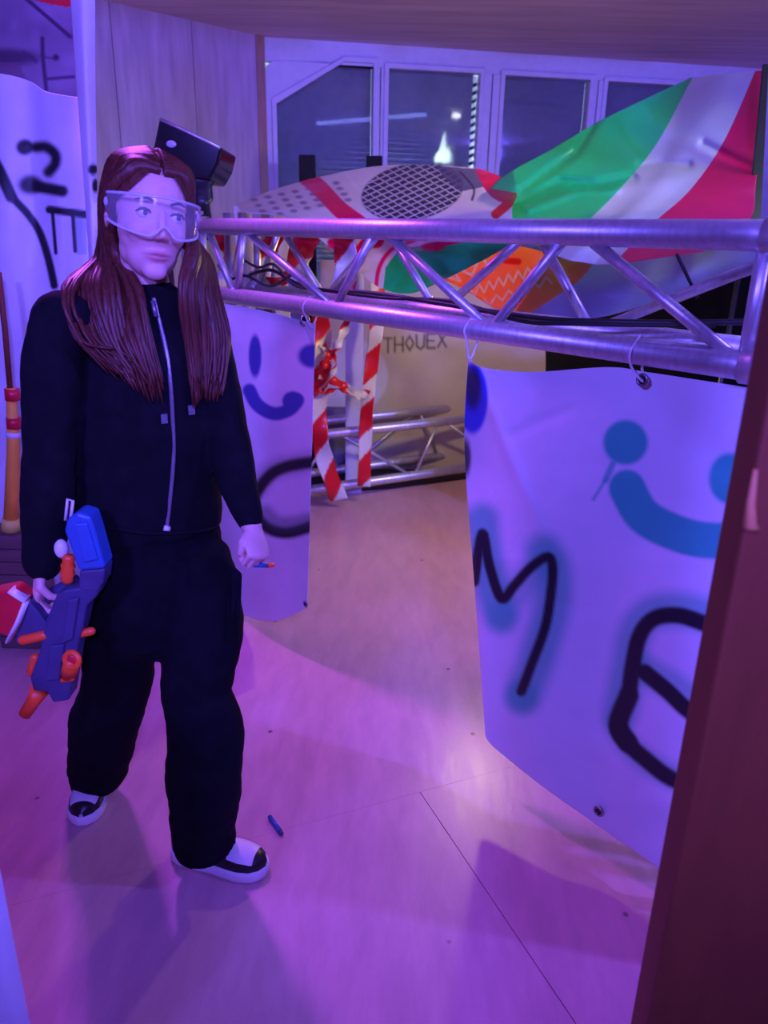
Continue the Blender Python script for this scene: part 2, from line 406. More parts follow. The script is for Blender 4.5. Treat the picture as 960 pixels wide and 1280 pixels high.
# left wooden wall with panels
wl = wallbox('wall_left', D1, A, 0, ZC, 0.06, M_trimwood); tag(wl, 'pale wooden wall behind the person', kind='structure')
wL = (A-D1).length; wdir = (A-D1).normalized()
edges_px = [P(222,150,1), P(118,150,1)]
u = wL-0.06
joints = [wL-0.045, wL-0.50, wL-1.0, wL-1.5, wL-2.0, 0.0]
for a, c in zip(joints[:-1], joints[1:]):
    wallbox('wood_panel', D1+wdir*(c+.002), D1+wdir*(a-.002), 0.0, ZC, 0.018, M_wood, wl, inset=0.018)
t1 = mk('trim_1', prism([A-wdir*.04+Vector((0,0,0)), A+wd*.02, A+wd*.02+Vector((0,0,ZC)), A-wdir*.04+Vector((0,0,ZC))], Vector((.35,-.9,0))*.03), M_trimwood, smooth=False)
tag(t1, 'brown corner strip between wood wall and windows', kind='structure')
for nm, p, q in (('wall_west', Vector((-2.6,BACKY,0)), D1), ('wall_east', Vector((4.5,6.5,0)), Vector((4.5,BACKY,0))), ('wall_near', Vector((4.5,BACKY,0)), Vector((-2.6,BACKY,0)))):
    tag(wallbox(nm, p, q, 0, ZC, 0.06, M_wood), 'pale wooden wall out of view', kind='structure')
# window wall
wn3 = np.array(wn)
def wu(px, py):
    p = onplane(px, py, np.array(A), wn3); return (p-A).dot(wd), p.z
ztop = 2.50; zsill = 0.95
us = [wu(331,150)[0], wu(475,120)[0], wu(614,120)[0], wu(745,130)[0], wu(880,130)[0]]
def W(u, z, n=0.0): return A + wd*u + wn*n + Vector((0,0,z))
wb = mk('wall_back', join(prism([W(0,0),W(5,0),W(5,zsill),W(0,zsill)], -wn*.12), prism([W(0,ztop),W(5,ztop),W(5,ZC),W(0,ZC)], -wn*.12),
     prism([W(0,zsill),W(us[0],zsill),W(us[0],ztop),W(0,ztop)], -wn*.12), prism([W(us[4],zsill),W(5,zsill),W(5,ztop),W(us[4],ztop)], -wn*.12)), M_winwhite, smooth=False)
tag(wb, 'white wall band around the window row', kind='structure')
def ring(outer, inner, n0, n1):
    """frame between two polygons of the same count in wall coordinates"""
    k = len(outer); V = [W(*p, n0) for p in outer]+[W(*p, n0) for p in inner]+[W(*p, n1) for p in outer]+[W(*p, n1) for p in inner]
    F = []
    for i in range(k):
        j = (i+1)%k
        F += [(i,j,k+j,k+i), (2*k+i,2*k+k+i,2*k+k+j,2*k+j), (i,2*k+i,2*k+j,j), (k+i,k+j,3*k+j,3*k+i)]
    return V, F
M_glass, gnt, gb = newmat('window_glass')
gb.inputs['Base Color'].default_value = (0.9,0.92,1,1); gb.inputs['Roughness'].default_value = 0.02; gb.inputs['Transmission Weight'].default_value = 1.0
gn = gnt.nodes.new('ShaderNodeTexNoise'); gn.inputs['Scale'].default_value = 3
gm = gnt.nodes.new('ShaderNodeMapRange'); gm.inputs[3].default_value = 0.01; gm.inputs[4].default_value = 0.07
gnt.links.new(gn.outputs[0], gm.inputs[0]); gnt.links.new(gm.outputs[0], gb.inputs['Roughness'])
px_in = [((345,130),(430,80),(466,80)), (485,598), (629,735), (757,868)]
slat_me = None
for i in range(4):
    u0, u1 = us[i]+.004, us[i+1]-.004
    if i == 0:
        g0 = wu(346,150)[0]; g1 = wu(466,120)[0]; zt = wu(466,80)[1]; zl = wu(345,130)[1]; uc = wu(430,80)[0]
        inner = [(g0,zsill+.07),(g1,zsill+.07),(g1,zt),(uc,zt),(g0,zl)]
        outer = [(u0,zsill),(u1,zsill),(u1,ztop),(u0+.05,ztop),(u0,ztop-.05)]
    else:
        a, c = px_in[i]; g0 = wu(a,120)[0]; g1 = wu(c,120)[0]; zt = wu(485,86)[1]
        inner = [(g0,zsill+.07),(g1,zsill+.07),(g1,zt),(g0,zt)]
        outer = [(u0,zsill),(u1,zsill),(u1,ztop),(u0,ztop)]
    wr = empty('window_%d' % (i+1), W((u0+u1)/2, zsill), kind='structure')
    wr['label'] = ['white window with a slanted top corner and lowered blind', 'second window, with blind and bright reflection', 'third window with lowered blind', 'rightmost window half hidden by the green tarp'][i]
    mk('window_frame', ring(outer, inner, -.08, .012), M_winwhite, wr, smooth=False, bevel=.003)
    lip = [(p[0]+(-.03 if p[0] == g0 else (.03 if p[0] == g1 else 0)), p[1]+(-.03 if p[1] == zsill+.07 else .03)) for p in inner]
    mk('window_sash', ring(lip, inner, .012, .026), M_winwhite, wr, smooth=False, bevel=.003)
    mk('pane', prism([W(*p, -.02) for p in inner], -wn*.006), M_glass, wr, smooth=False)
    gap = .022 if i == 1 else 0.0
    z = zsill+.08; k = 0
    while z < zt-.01:
        ua, ub = g0+.004, g1-.004-gap
        if i == 0 and z > zl: ua += (z-zl)/(zt-zl)*(uc-g0)
        mk('blind_slat', prism([W(ua,z,-.055), W(ub,z,-.055), W(ub,z+.034,-.070), W(ua,z+.034,-.070)], wn*.0015), M_slat, wr, smooth=False)
        z += .0315; k += 1
    if gap:   # louvre tips seen edge-on beside the blind
        z = zsill+.08; q = 0
        while z < zt-.05:
            mk('blind_tip', prism([W(g1-.028,z,-.06),W(g1,z+.012,-.06),W(g1,z+.034,-.06),W(g1-.028,z+.022,-.06)], wn*.0015), M_black, wr, smooth=False)
            z += .048
# pale wall and lamp added outside to brighten the gap beside the second blind
yd = mk('outdoor_reflector', prism([W(-2,0,-1.5),W(5,0,-1.5),W(5,3,-1.5),W(-2,3,-1.5)], -wn*.1), mat('reflector_pale', (0.7,0.72,0.75), 0.8), smooth=False)
tag(yd, 'pale reflector wall added beyond the windows', kind='structure', cat=None)
lamp('added_gap_lamp', 'POINT', tuple(W(.9,1.6,-.5)), (0,0,0), (0.6,0.75,1.0), 90, .05)

# ------------------------------------------------------------------ front truss
TL = np.array([-0.689, 2.969, 1.275]); TR = np.array([0.675, 1.448, 1.275])
td = Vector(TR-TL).normalized(); tn = Vector((td.y*1, -td.x, 0)); tn = Vector((-0.7445,-0.6676,0)) # to the camera
def T(s, z, off=0.0): return Vector(TL)+td*s+tn*off+Vector((0,0,z-1.275))
ZB, ZT, RC = 1.278, 1.508, 0.0275
tr = empty('lighting_truss', T(1.0, ZB, -.12), 'silver square lighting truss carrying the spray-painted banners', 'truss')
SE = 2.07
for z in (ZB, ZT):
    for off in (0, -.23):
        mk('chord', tube([T(-.02,z,off), T(SE,z,off)], RC, 20), M_alu, tr)
        for s in (-.02, SE-.015):
            mk('coupler', tube([T(s-.02,z,off), T(s+.04,z,off)], RC+.006, 20), M_alu, tr)
def brace(s0, z0, s1, z1, off, r=.0125, off1=None):
    mk('brace', tube([T(s0,z0,off), T(s1,z1,off if off1 is None else off1)], r, 10), M_alu, tr)
zt_, zb_ = ZT-.015, ZB+.015
for s0, s1, up in ((.06,.21,0), (.31,.77,0), (.80,.96,1), (1.03,1.39,0), (1.42,1.60,1), (1.67,2.01,0), (.24,.29,1)):
    brace(s0, zb_ if up else zt_, s1, zt_ if up else zb_, 0)
for s0, s1, up in ((.02,.16,1), (.20,.42,0), (.46,.72,1), (.78,.98,0), (1.03,1.30,1), (1.36,1.53,0), (1.58,2.02,1)):
    brace(s0, zb_ if up else zt_, s1, zt_ if up else zb_, -.23)
for s in (.015, 2.035):
    for off in (0, -.23): brace(s, ZB, s, ZT, off, .014)
    for z in (ZB, ZT): brace(s, z, s, z, 0, .014, -.23)
for s0, s1 in ((.1,.5),(.5,.95),(.95,1.4),(1.4,1.95)):
    brace(s0, ZB, s1, ZB, 0, .0095, -.23)
    brace(s0, ZT, s1, ZT, -.23, .0095, 0)
# truss stands: the truss ends rest on upright legs of the same tube, hidden behind the person and the post
for s, nm in ((-.10, 'silver upright truss tower behind the person'), (2.19, 'silver upright truss tower behind the brown post')):
    tw = empty('truss_tower', T(s, 0.0, -.115), nm, 'truss tower')
    for ds in (-.055, .055):
        for off in (-.02, -.21):
            mk('chord', tube([T(s+ds,0.012,off), T(s+ds,1.56,off)], .02, 12), M_alu, tw)
    for k in range(6):
        za, zb2 = .05+k*.25, .28+k*.25
        for off in (-.02, -.21):
            a, c = (-.055,.055) if k%2 else (.055,-.055)
            mk('brace', tube([T(s+a,za,off), T(s+c,zb2,off)], .008, 8), M_alu, tw)
    mk('base_plate', box(T(s,.006,-.115), (.2,.2,.012)), M_black, tw, smooth=False)

# cables along the lower chord
def cable(name, pts, r, label, group=None):
    o = mk(name, tube(crv(pts, 8), r, 8), M_cable); return tag(o, label, 'cable', group)
cable('power_cable', [T(0,1.335,-.20),T(.15,1.36,-.2),T(.3,1.325,-.2),T(.55,1.318,-.12),T(.8,1.325,-.12),T(1.1,1.320,-.10),T(1.3,1.314,-.09),T(1.5,1.312,-.08),T(1.65,1.318,-.1),T(1.8,1.326,-.16),T(2.0,1.345,-.2)], .0065, 'thick black cable lying along the lower tubes of the truss')
cable('power_cable', [T(.02,1.40,-.15),T(.14,1.37,-.15),T(.26,1.385,-.14),T(.36,1.33,-.14),T(.48,1.32,-.1),T(.62,1.325,-.06),T(.9,1.318,-.09),T(1.15,1.325,-.13),T(1.45,1.305,-.05),T(1.62,1.312,-.06),T(1.9,1.33,-.14)], .005, 'thinner black cable looping at the truss end beside the person')
cable('power_cable', [T(.03,1.375,-.05),T(.10,1.33,-.05),T(.2,1.345,-.06),T(.3,1.315,-.1),T(.42,1.36,-.12),T(.5,1.315,-.12)], .005, 'short tangled black cable near the person inside the truss')
cable('power_cable', [P(846,318,2.35),P(872,372,2.25)], .005, 'short black cord hanging below the magenta stripe')

# ------------------------------------------------------------------ spray-painted banners on the truss
tnn = np.array(tn)
def posT(px, py, off): return onplane(px, py, TL, tnn, off)
WHITE = (0.80,0.79,0.82); INK = (0.012,0.012,0.02); TEAL = (0.05,0.52,0.40); SBLUE = (0.05,0.07,0.62); DBLUE = (0.06,0.08,0.38)
top = [(586,446,.010),(602,459,.012),(664,465,.012),(760,459,.010),(814,466,.008),(937,485,.0),(1040,502,0)]
mid = [(581,560,-.03),(597,575,-.02),(660,605,.03),(757,625,.02),(820,640,.0),(932,660,-.01),(1040,680,0)]
m2  = [(594,740,.0),(609,752,.02),(664,780,.03),(752,810,.0),(826,838,.02),(929,870,.03),(1030,900,0)]
bot = [(607,920,.02),(620,936,.02),(680,984,.02),(748,1032,.0),(826,1087,.01),(915,1145,.02),(1010,1205,0)]
G = sheetgrid([top, mid, m2, bot], 210, 300)
p = Paint(G[...,0], G[...,1], WHITE)
mb = [(593,727),(603,667),(612,707),(627,748),(643,732),(664,709),(685,696),(691,712),(688,748),(681,786),(664,832),(652,864)]
p.stroke([(603,650),(606,680),(615,735),(627,770)], 42, TEAL, 22, .8); p.stroke([(680,690),(692,715),(690,760),(672,820),(655,868)], 46, TEAL, 26, .75)
p.stroke([(627,768),(650,735),(684,700)], 36, TEAL, 24, .5); p.blob((652,870),(20,22),TEAL,.4,.6)
p.stroke(mb, 13, INK, 5)
me_ = [(905,790),(877,778),(847,769),(818,773),(800,794),(791,832),(785,873),(773,905),(781,925),(806,948),(839,973),(885,990)]
p.stroke([(880,768),(847,762),(812,768),(794,792),(786,835),(776,890)], 44, TEAL, 24, .7); p.stroke([(805,835),(840,856),(880,885)], 36, TEAL, 20, .6); p.stroke([(770,905),(790,935),(830,965),(880,985)], 32, TEAL, 18, .5)
p.stroke(me_, 21, INK, 6); p.stroke([(806,840),(835,864),(858,886),(890,908)], 21, INK, 6); p.stroke([(786,870),(773,905),(785,928)], 26, INK, 6)
p.blob((782,553),(28,28),TEAL,.14); p.stroke([(766,580),(757,600)],8,TEAL,4,.8); p.stroke([(758,598),(742,624)],4,TEAL,3,.8)
p.stroke([(784,610),(805,645),(850,668),(893,676),(950,672)], 46, TEAL, 7); p.blob((912,598),(26,32),TEAL,.14)
p.blob((591,498),(19,44),SBLUE,.12); p.blob((592,484),(10,28),INK,.4,.85); p.blob((582,572),(7,24),INK,.4,.9)
foldl = [(588,452),(618,520),(652,605),(690,692)]
def crease_me(X, Y):
    d = sdist(X, Y, foldl); left = (X < np.interp(Y, [452,520,605,692], [588,618,652,690]))
    k = np.clip((700-Y)/120, 0, 1)
    h = -0.012*np.exp(-(d/9)**2)*k + np.where(left, .00075*d, .00022*np.minimum(d,60))*k - .0
    h += .0025*np.exp(-(sdist(X,Y,[(640,545),(670,530),(715,512)])/8)**2) + .003*np.exp(-(sdist(X,Y,[(700,752),(722,762),(740,758)])/7)**2)
    h += .007*np.exp(-(sdist(X,Y,[(810,480),(860,545),(905,575)])/26)**2) - .006*np.exp(-(sdist(X,Y,[(745,930),(790,1000),(840,1010)])/22)**2)
    return h
bn = sheet('spray_banner', G, posT, p, M_pvc, wrinkle=.004, wscale=4, crease=crease_me)
tag(bn, 'white plastic banner sprayed with the letters ME and a teal smiley', 'banner')
def eyelet(px, py, off, parent, r=.011):
    q = posT(px, py, off)
    e = mk('eyelet', torus(q, tn, r, .0035), M_steel, parent)
    mk('eyelet_hole', tube([q-tn*.001, q+tn*.003], r*.7, 14), M_black, e)
eyelet(803,475,.016,bn); eyelet(748,1014,.012,bn); eyelet(905,1110,.03,bn)
def tie(px, py, off, s, label, k=1.0):
    q = posT(px, py, off); a = T(s, ZB)
    loop = [a+Vector((0,0,RC+.005))-tn*.0, a+tn*(RC+.005), a+tn*.02+Vector((0,0,-RC-.004)), q+tn*.004, q-tn*.006, a-tn*.02+Vector((0,0,-RC-.004)), a-tn*(RC+.005), a+Vector((0,0,RC+.005))]
    tag(mk('string_tie', tube(crv(loop,6), .0028, 6), M_string), label, 'string', 'strings holding the banners')
tie(587,447,.012,1.352,'white string tying the left corner of the ME banner to the truss'); tie(803,475,.016,1.815,'white string through the top eyelet of the ME banner')

top = [(262,376,.02),(330,389,.015),(394,405,.012)]
mid = [(262,560,.03),(330,575,.0),(389,585,.02)]
bot = [(290,764,.02),(340,777,.03),(384,760,.01)]
G = sheetgrid([top, mid, bot], 110, 250)
p = Paint(G[...,0], G[...,1], WHITE)
p.blob((319,445),(8,27),DBLUE,.2); p.blob((390,445),(17,15),DBLUE,.25)
p.stroke([(312,488),(322,506),(342,517),(362,512),(372,500)], 17, DBLUE, 4); p.blob((366,501),(13,12),DBLUE,.15)
p.stroke([(395,576),(360,582),(335,592),(318,615)], 24, (.05,.12,.12), 20, .5); p.stroke([(395,577),(360,583),(338,594),(320,618),(318,640),(335,660),(360,666),(392,657)], 15, INK, 7)
p.stroke([(332,640),(352,655),(388,650)], 18, (.05,.12,.12), 14, .6)
bn2 = sheet('spray_banner', G, posT, p, M_pvc, wrinkle=.008, wscale=3)
tag(bn2, 'narrow white banner with a blue smiley hanging beside the person', 'banner')
eyelet(382,755,.012,bn2,.009)
tie(389,408,.014,.672,'white string tying the smiley banner to the truss')
rg = mk('snap_ring', torus(T(.655,1.235,.012), td, .016, .003), M_steel); tag(rg, 'small steel ring under the truss at the smiley banner', 'ring')

# ------------------------------------------------------------------ tarps behind the truss
GREEN=(0.03,0.72,0.27); PINK=(0.90,0.006,0.16); WH2=(0.74,0.74,0.82); ORG=(0.95,0.30,0.14)
ctrl = [[(862,98,3.75),(866,97,3.7),(910,92,3.45),(944,89,3.3),(960,87,3.2)],
        [(760,146,3.5),(820,182,3.35),(862,180,3.25),(905,176,3.15),(953,165,3.05)],
        [(690,186,3.3),(772,240,3.0),(818,240,2.95),(862,238,2.9),(945,228,2.8)],
        [(622,226,3.1),(732,280,2.75),(775,280,2.7),(815,280,2.65),(936,276,2.6)],
        [(600,268,2.85),(692,318,2.55),(730,328,2.5),(766,330,2.45),(880,314,2.4)]]
G = sheetgrid(ctrl, 180, 160)
U = np.tile(np.linspace(0,1,180), (160,1))
p = Paint(G[...,0], G[...,1], GREEN)
p.c[U > .25] = WH2; p.c[U > .75] = PINK
Vv = np.tile(np.linspace(0,1,160)[:,None], (1,180))
def crease_f(X, Y):
    h = 0.03*np.sin(U*9+Vv*2)*Vv
    h += .045*np.exp(-(sdist(X,Y,[(640,255),(700,228),(745,232),(790,222)])/7)**2) + .035*np.exp(-(sdist(X,Y,[(650,240),(720,190),(745,150)])/6)**2) - .03*np.exp(-(sdist(X,Y,[(660,262),(720,240),(770,236)])/6)**2)
    h += .03*np.exp(-(sdist(X,Y,[(800,208),(830,204),(860,206)])/6)**2) + .03*np.exp(-(sdist(X,Y,[(880,180),(930,205),(955,215)])/6)**2)
    return h
fg = sheet('striped_tarp', G, posY, p, M_gpvc, wrinkle=.02, wscale=3, crease=crease_f)
tag(fg, 'shiny tarp with green, white and magenta stripes draped above the truss', 'tarp')

ctrl = [[(297,256,3.6),(340,238,3.6),(400,221,3.6),(470,208,3.6),(535,206,3.6),(600,212,3.5),(636,226,3.3)],
        [(298,258,3.3),(345,252,3.3),(408,244,3.25),(480,238,3.2),(540,236,3.1),(608,236,3.05),(646,243,3.0)],
        [(300,262,3.05),(355,268,3.0),(420,272,2.95),(490,270,2.85),(550,268,2.75),(612,262,2.7),(640,262,2.7)],
        [(305,264,2.95),(362,272,2.92),(428,316,2.85),(485,318,2.72),(545,310,2.62),(610,300,2.55),(640,300,2.5)],
        [(308,266,2.9),(368,276,2.88),(442,334,2.8),(474,359,2.7),(510,367,2.62),(546,354,2.56),(610,322,2.5)]]
G = sheetgrid(ctrl, 300, 170)
X, Y = G[...,0], G[...,1]
p = Paint(X, Y, (0.86,0.80,0.86))
for k in range(7):
    for q in range(4):
        p.blob((318+k*17+q*5, 250-k*3.5+q*7), (4.5,2.2), (.36,.30,.42), .5, .8)
p.stroke([(376,216),(400,236),(425,262),(452,282),(470,300)], 21, PINK, 2)
p.stroke([(430,215),(455,245),(480,275)], 3, (.9,.9,.95), 4, .6)
e = np.hypot((X-516+.35*(Y-238))/62, (Y-240)/36)
A1 = np.abs(((X*.55+Y*1.25)/9.0) % 1 - .5); A2 = np.abs(((X*.75-Y*1.2)/11.0) % 1 - .5)
net = ((A1 > .36) | (A2 > .40)).astype(float)
ins = sm(e, .97, 1.03)
p.mix(ins, (.07,.06,.11)); p.mix(ins*net, (.74,.70,.78))
p.poly([(545,208),(600,212),(612,232),(575,240),(555,222)], (.20,.17,.28), .8); p.stroke([(575,215),(592,235),(590,250)], 2.5, (.1,.08,.18), 2)
p.stroke([(606,208),(622,236),(648,246)], 26, PINK, 2); p.stroke([(648,244),(620,268)], 12, (.9,.01,.05), 2)
p.poly([(478,372),(482,335),(500,310),(700,290),(700,400)], GREEN); p.stroke([(415,304),(440,318),(460,300)], 12, PINK, 2); p.stroke([(470,365),(474,335),(490,312),(520,300)], 5, PINK, 2)
p.stroke([(536,308),(575,300)], 8, PINK, 2); p.blob((541,309),(15,5),PINK,.2)
pb = sheet('printed_banner', G, posY, p, M_gpvc, wrinkle=.018, wscale=4)
tag(pb, 'white printed banner with pink bands and a net pattern curling over the truss', 'banner')

ctrl = [[(515,330,2.95),(575,312,2.9),(640,306,2.85),(740,332,2.75)],
        [(545,345,2.9),(595,340,2.85),(650,336,2.8),(722,352,2.72)],
        [(580,362,2.85),(612,372,2.8),(640,372,2.76),(690,374,2.7)],
        [(612,382,2.82),(628,390,2.78),(645,397,2.74),(655,396,2.7)]]
G = sheetgrid(ctrl, 200, 140)
p = Paint(G[...,0], G[...,1], ORG)
SCR = (.80,.62,.85)
def zig(a, b2, n, amp): 
    out = []
    for k in range(n+1):
        t = k/n; out.append((a[0]+(b2[0]-a[0])*t, a[1]+(b2[1]-a[1])*t + (amp if k%2 else -amp)))
    return out
p.stroke([(528,336),(552,344),(575,351),(560,330),(590,344),(601,321),(616,339)], 3.4, SCR, 1.5, .85, smooth=False)
p.stroke(zig((587,366),(690,330),17,6), 2.6, SCR, 1.5, .85, smooth=False)
p.stroke(zig((605,379),(690,349),11,5), 2.4, SCR, 1.5, .8, smooth=False)
p.stroke([(632,326),(648,327)], 8, (.8,.02,.02), 3)
og = sheet('orange_banner', G, posY, p, M_gpvc, wrinkle=.01, wscale=4)
tag(og, 'orange banner with pale scribbled writing seen through the truss', 'banner')
ctrl = [[(690,318,3.0),(760,322,3.0),(860,312,2.95),(960,300,2.9)],
        [(662,356,2.86),(745,358,2.9),(840,345,2.9),(960,322,2.9)],
        [(640,396,2.80),(735,399,2.85),(820,378,2.9),(960,338,2.9)]]
G = sheetgrid(ctrl, 60, 40); p = Paint(G[...,0], G[...,1], (.12,.12,.20))
gt = sheet('grey_tarp', G, posY, p, M_pvc, wrinkle=.02)
tag(gt, 'dull grey tarp sagging under the striped tarp', 'tarp')
sk = mk('black_strap', prism([P(936,275,2.75),P(951,275,2.75),P(961,80,3.1),P(955,80,3.1)], (0,.012,0)), M_black, smooth=False)
tag(sk, 'black strap at the right end of the striped tarp', 'strap')

# ------------------------------------------------------------------ inside the fort
ctrl = [[(400,325,4.95),(480,328,4.95),(570,332,4.95),(690,338,4.95)],[(400,460,4.98),(480,460,4.93),(570,462,4.98),(690,468,4.95)],[(400,590,4.95),(480,588,4.95),(570,586,4.95),(690,584,4.95)]]
G = sheetgrid(ctrl, 220, 150); p = Paint(G[...,0], G[...,1], (.66,.56,.46))
def letters(txt, x0, y0, wpx, hpx, dy, wd_, col):
    L = {'T':[[(0,0),(1,0)],[(.5,0),(.5,1)]], 'H':[[(0,0),(0,1)],[(1,0),(1,1)],[(0,.5),(1,.5)]], 'O':[[(.5,0),(0,.5),(.5,1),(1,.5),(.5,0)]], 'U':[[(0,0),(.05,.8),(.5,1),(.95,.8),(1,0)]], 'E':[[(1,0),(0,0),(0,1),(1,1)],[(0,.5),(.8,.5)]], 'X':[[(0,0),(1,1)],[(1,0),(0,1)]]}
    for i, ch in enumerate(txt):
        for st in L[ch]:
            p.stroke([(x0+i*wpx*1.35+a*wpx, y0+i*dy+c*hpx) for a, c in st], wd_, col, 1.5, .85, smooth=False)
letters('THOUEX', 480, 423, 10, 18, -1.5, 2.6, (.10,.06,.07))
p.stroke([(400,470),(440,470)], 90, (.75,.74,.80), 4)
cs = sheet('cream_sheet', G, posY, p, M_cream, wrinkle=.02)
tag(cs, 'cream sheet with handwritten letters at the back of the fort', 'sheet')
# low truss on the floor of the fort
La, Lb = P(372,622,4.15), P(600,566,4.75)
La.z = .08; Lb.z = .08
ld = (Lb-La).normalized(); ln = Vector((-ld.y, ld.x, 0)); LA = La-ld*.35; LL = 2.3
lt = empty('lighting_truss', LA+ld*LL/2, 'low silver truss lying on the floor inside the fort', 'truss')
def LT(s, z, off=0): return Vector((LA.x,LA.y,0))+ld*s+ln*off+Vector((0,0,z))
lz0, lz1 = .10, .42
for z in (lz0, lz1):
    for off in (0,.3): mk('chord', tube([LT(0,z,off), LT(LL,z,off)], .028, 16), M_alu, lt)
for s0, s1, up in ((.05,.30,0),(.34,.56,1),(.60,1.10,0),(1.12,1.28,1),(1.32,1.8,0),(1.84,2.2,1)):
    mk('brace', tube([LT(s0, lz0 if up else lz1), LT(s1, lz1 if up else lz0)], .010, 8), M_alu, lt)
    mk('brace', tube([LT(s0+.2, lz1 if up else lz0, .3), LT(s1+.2, lz0 if up else lz1, .3)], .010, 8), M_alu, lt)
for s in (.02, LL-.02):
    mk('foot', box(LT(s,.035,.15), (.08,.36,.07), Matrix.Rotation(math.atan2(ld.y,ld.x),3,'Z')), M_black, lt, smooth=False)
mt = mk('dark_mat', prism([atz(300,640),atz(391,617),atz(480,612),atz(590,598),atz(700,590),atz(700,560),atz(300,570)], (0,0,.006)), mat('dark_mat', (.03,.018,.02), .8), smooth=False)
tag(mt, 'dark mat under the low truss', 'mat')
bx = mk('storage_box', box(P(430,520,4.85)+Vector((0,0,-.13)), (.26,.10,.36)), mat('grey_box', (.16,.13,.20), .6), smooth=False, bevel=.008)
bx.location.z -= 0; tag(bx, 'grey-purple box behind the low truss at the barrier tape', 'box')
# barrier tape
M_tape, tnt, tb = newmat('barrier_tape')
uv = tnt.nodes.new('ShaderNodeAttribute'); uv.attribute_name = 'Paint'
tnz = tnt.nodes.new('ShaderNodeTexNoise'); tnz.inputs['Scale'].default_value = 25
tmx = tnt.nodes.new('ShaderNodeMix'); tmx.data_type = 'RGBA'; tmx.blend_type = 'MULTIPLY'; tmx.inputs[0].default_value = .25
tnt.links.new(uv.outputs['Color'], tmx.inputs[6]); tnt.links.new(tnz.outputs[0], tmx.inputs[7]); tnt.links.new(tmx.outputs[2], tb.inputs['Base Color'])
tb.inputs['Roughness'].default_value = .3
def tape(pts, width, label, twist=0.0, wdir=None, period=.30, ph=0.0):
    pts = crv(pts, 40); n = len(pts); W_ = 15; V, C_ = [], []; Ln = 0
    for i, q in enumerate(pts):
        t = (pts[min(i+1,n-1)]-pts[max(i-1,0)]).normalized(); view = (q-Vector(CAMLOC)).normalized()
        side = t.cross(view).normalized()
        side = (Matrix.Rotation(twist*math.sin(i*.1225+ph), 3, t) @ side)
        if i: Ln += (q-pts[i-1]).length
        for k in range(W_):
            a = k/(W_-1)-.5; V.append(q+side*a*width)
            C_.append((.70,.008,.02) if ((Ln+a*width+ph)/period) % 1 < .58 else (.74,.72,.76))
    me = bpy.data.meshes.new('barrier_tape'); me.from_pydata([tuple(v) for v in V], [], gridfaces(W_, n)); me.update()
    setpaint(me, np.array(C_)); me.polygons.foreach_set('use_smooth', [True]*len(me.polygons))
    o = meshobj('barrier_tape', me, M_tape); s = o.modifiers.new('thickness','SOLIDIFY'); s.thickness = .0008
    tag(o, label, 'barrier tape', 'red and white barrier tapes around the fort')
TY = 4.1
tape([P(398,380,TY),P(404,440,TY),P(398,500,TY),P(402,560,TY),P(424,625,TY+.05)], .10, 'wide red and white barrier tape hanging next to the smiley banner', .5)
tape([P(470,300,TY+.1),P(472,390,TY+.1),P(464,460,TY+.1),P(458,520,TY+.1),P(455,608,TY+.1)], .075, 'barrier tape hanging in front of the cream sheet, wound on the low truss', .4, ph=.05)
tape([P(400,468,TY-.02),P(425,480,TY-.02),P(445,492,TY+.02),P(462,492,TY+.06)], .05, 'short barrier tape strung between the two hanging tapes', .8)
tape([P(438,392,TY-.05),P(425,425,TY-.05),P(412,445,TY-.05),P(400,462,TY-.05)], .05, 'twisted barrier tape slanting under the truss', 1.0, ph=.1)
tape([P(405,430,TY-.04),P(420,455,TY-.04),P(402,490,TY-.04),P(425,486,TY-.04),P(452,500,TY)], .03, 'crumpled narrow barrier tape knotted by the smiley banner', 1.4, ph=.03)
tape([posT(268,284,-.23),posT(288,318,-.262),posT(280,350,-.25),posT(288,372,-.23)], .07, 'barrier tape seen through the truss nearest the person', .8, ph=.02)
tape([posT(345,292,-.262),posT(330,330,-.262),posT(322,372,-.262)], .07, 'barrier tape slanting through the truss behind the bright brace', .5, ph=.07)
tape([posT(388,290,-.262),posT(372,330,-.262),posT(378,372,-.262)], .09, 'barrier tape behind the truss, left of the green banner corner', .5, ph=.03)
tape([posT(430,295,-.262),posT(432,340,-.262),posT(425,392,-.262)], .08, 'barrier tape behind the white banner corner in the truss', .5, ph=.12)
tape([posT(300,365,-.262),posT(315,345,-.262),posT(345,355,-.262),posT(365,335,-.262)], .05, 'loose barrier tape crossing inside the truss', 1.0, ph=.05)
for px, w_, nm in ((306,.08,'white board standing behind the truss near the person'), (352,.07,'white board standing behind the truss between the tapes')):
    q = P(px, 330, 3.75)
    tag(mk('white_board', box((q.x, q.y, .8), (w_, .02, 1.6)), M_winwhite, smooth=False, bevel=.003), nm, 'board')
q = P(443, 440, 4.45)
tag(mk('white_board', box((q.x, q.y, .8), (.10, .02, 1.6)), M_winwhite, smooth=False, bevel=.003), 'white board standing between the two hanging barrier tapes', 'board')
# dark sheet standing in for the unlit interior of the fort on the right
ctrl = [[(682,330,3.9),(740,332,3.8),(820,334,3.7),(1020,336,3.5)],[(682,520,3.9),(740,525,3.85),(820,530,3.7),(1020,540,3.55)],[(682,690,3.9),(740,700,3.8),(820,715,3.7),(1020,740,3.5)]]
G = sheetgrid(ctrl, 60, 30); p = Paint(G[...,0], G[...,1], (.004,.0035,.004))
dc = sheet('shade_backdrop', G, posY, p, paintmat('shade_sheet', .95, spec=.03), wrinkle=.05, wscale=6)
tag(dc, 'dark sheet standing in for the unlit fort behind the ME banner', 'shade_sheet')
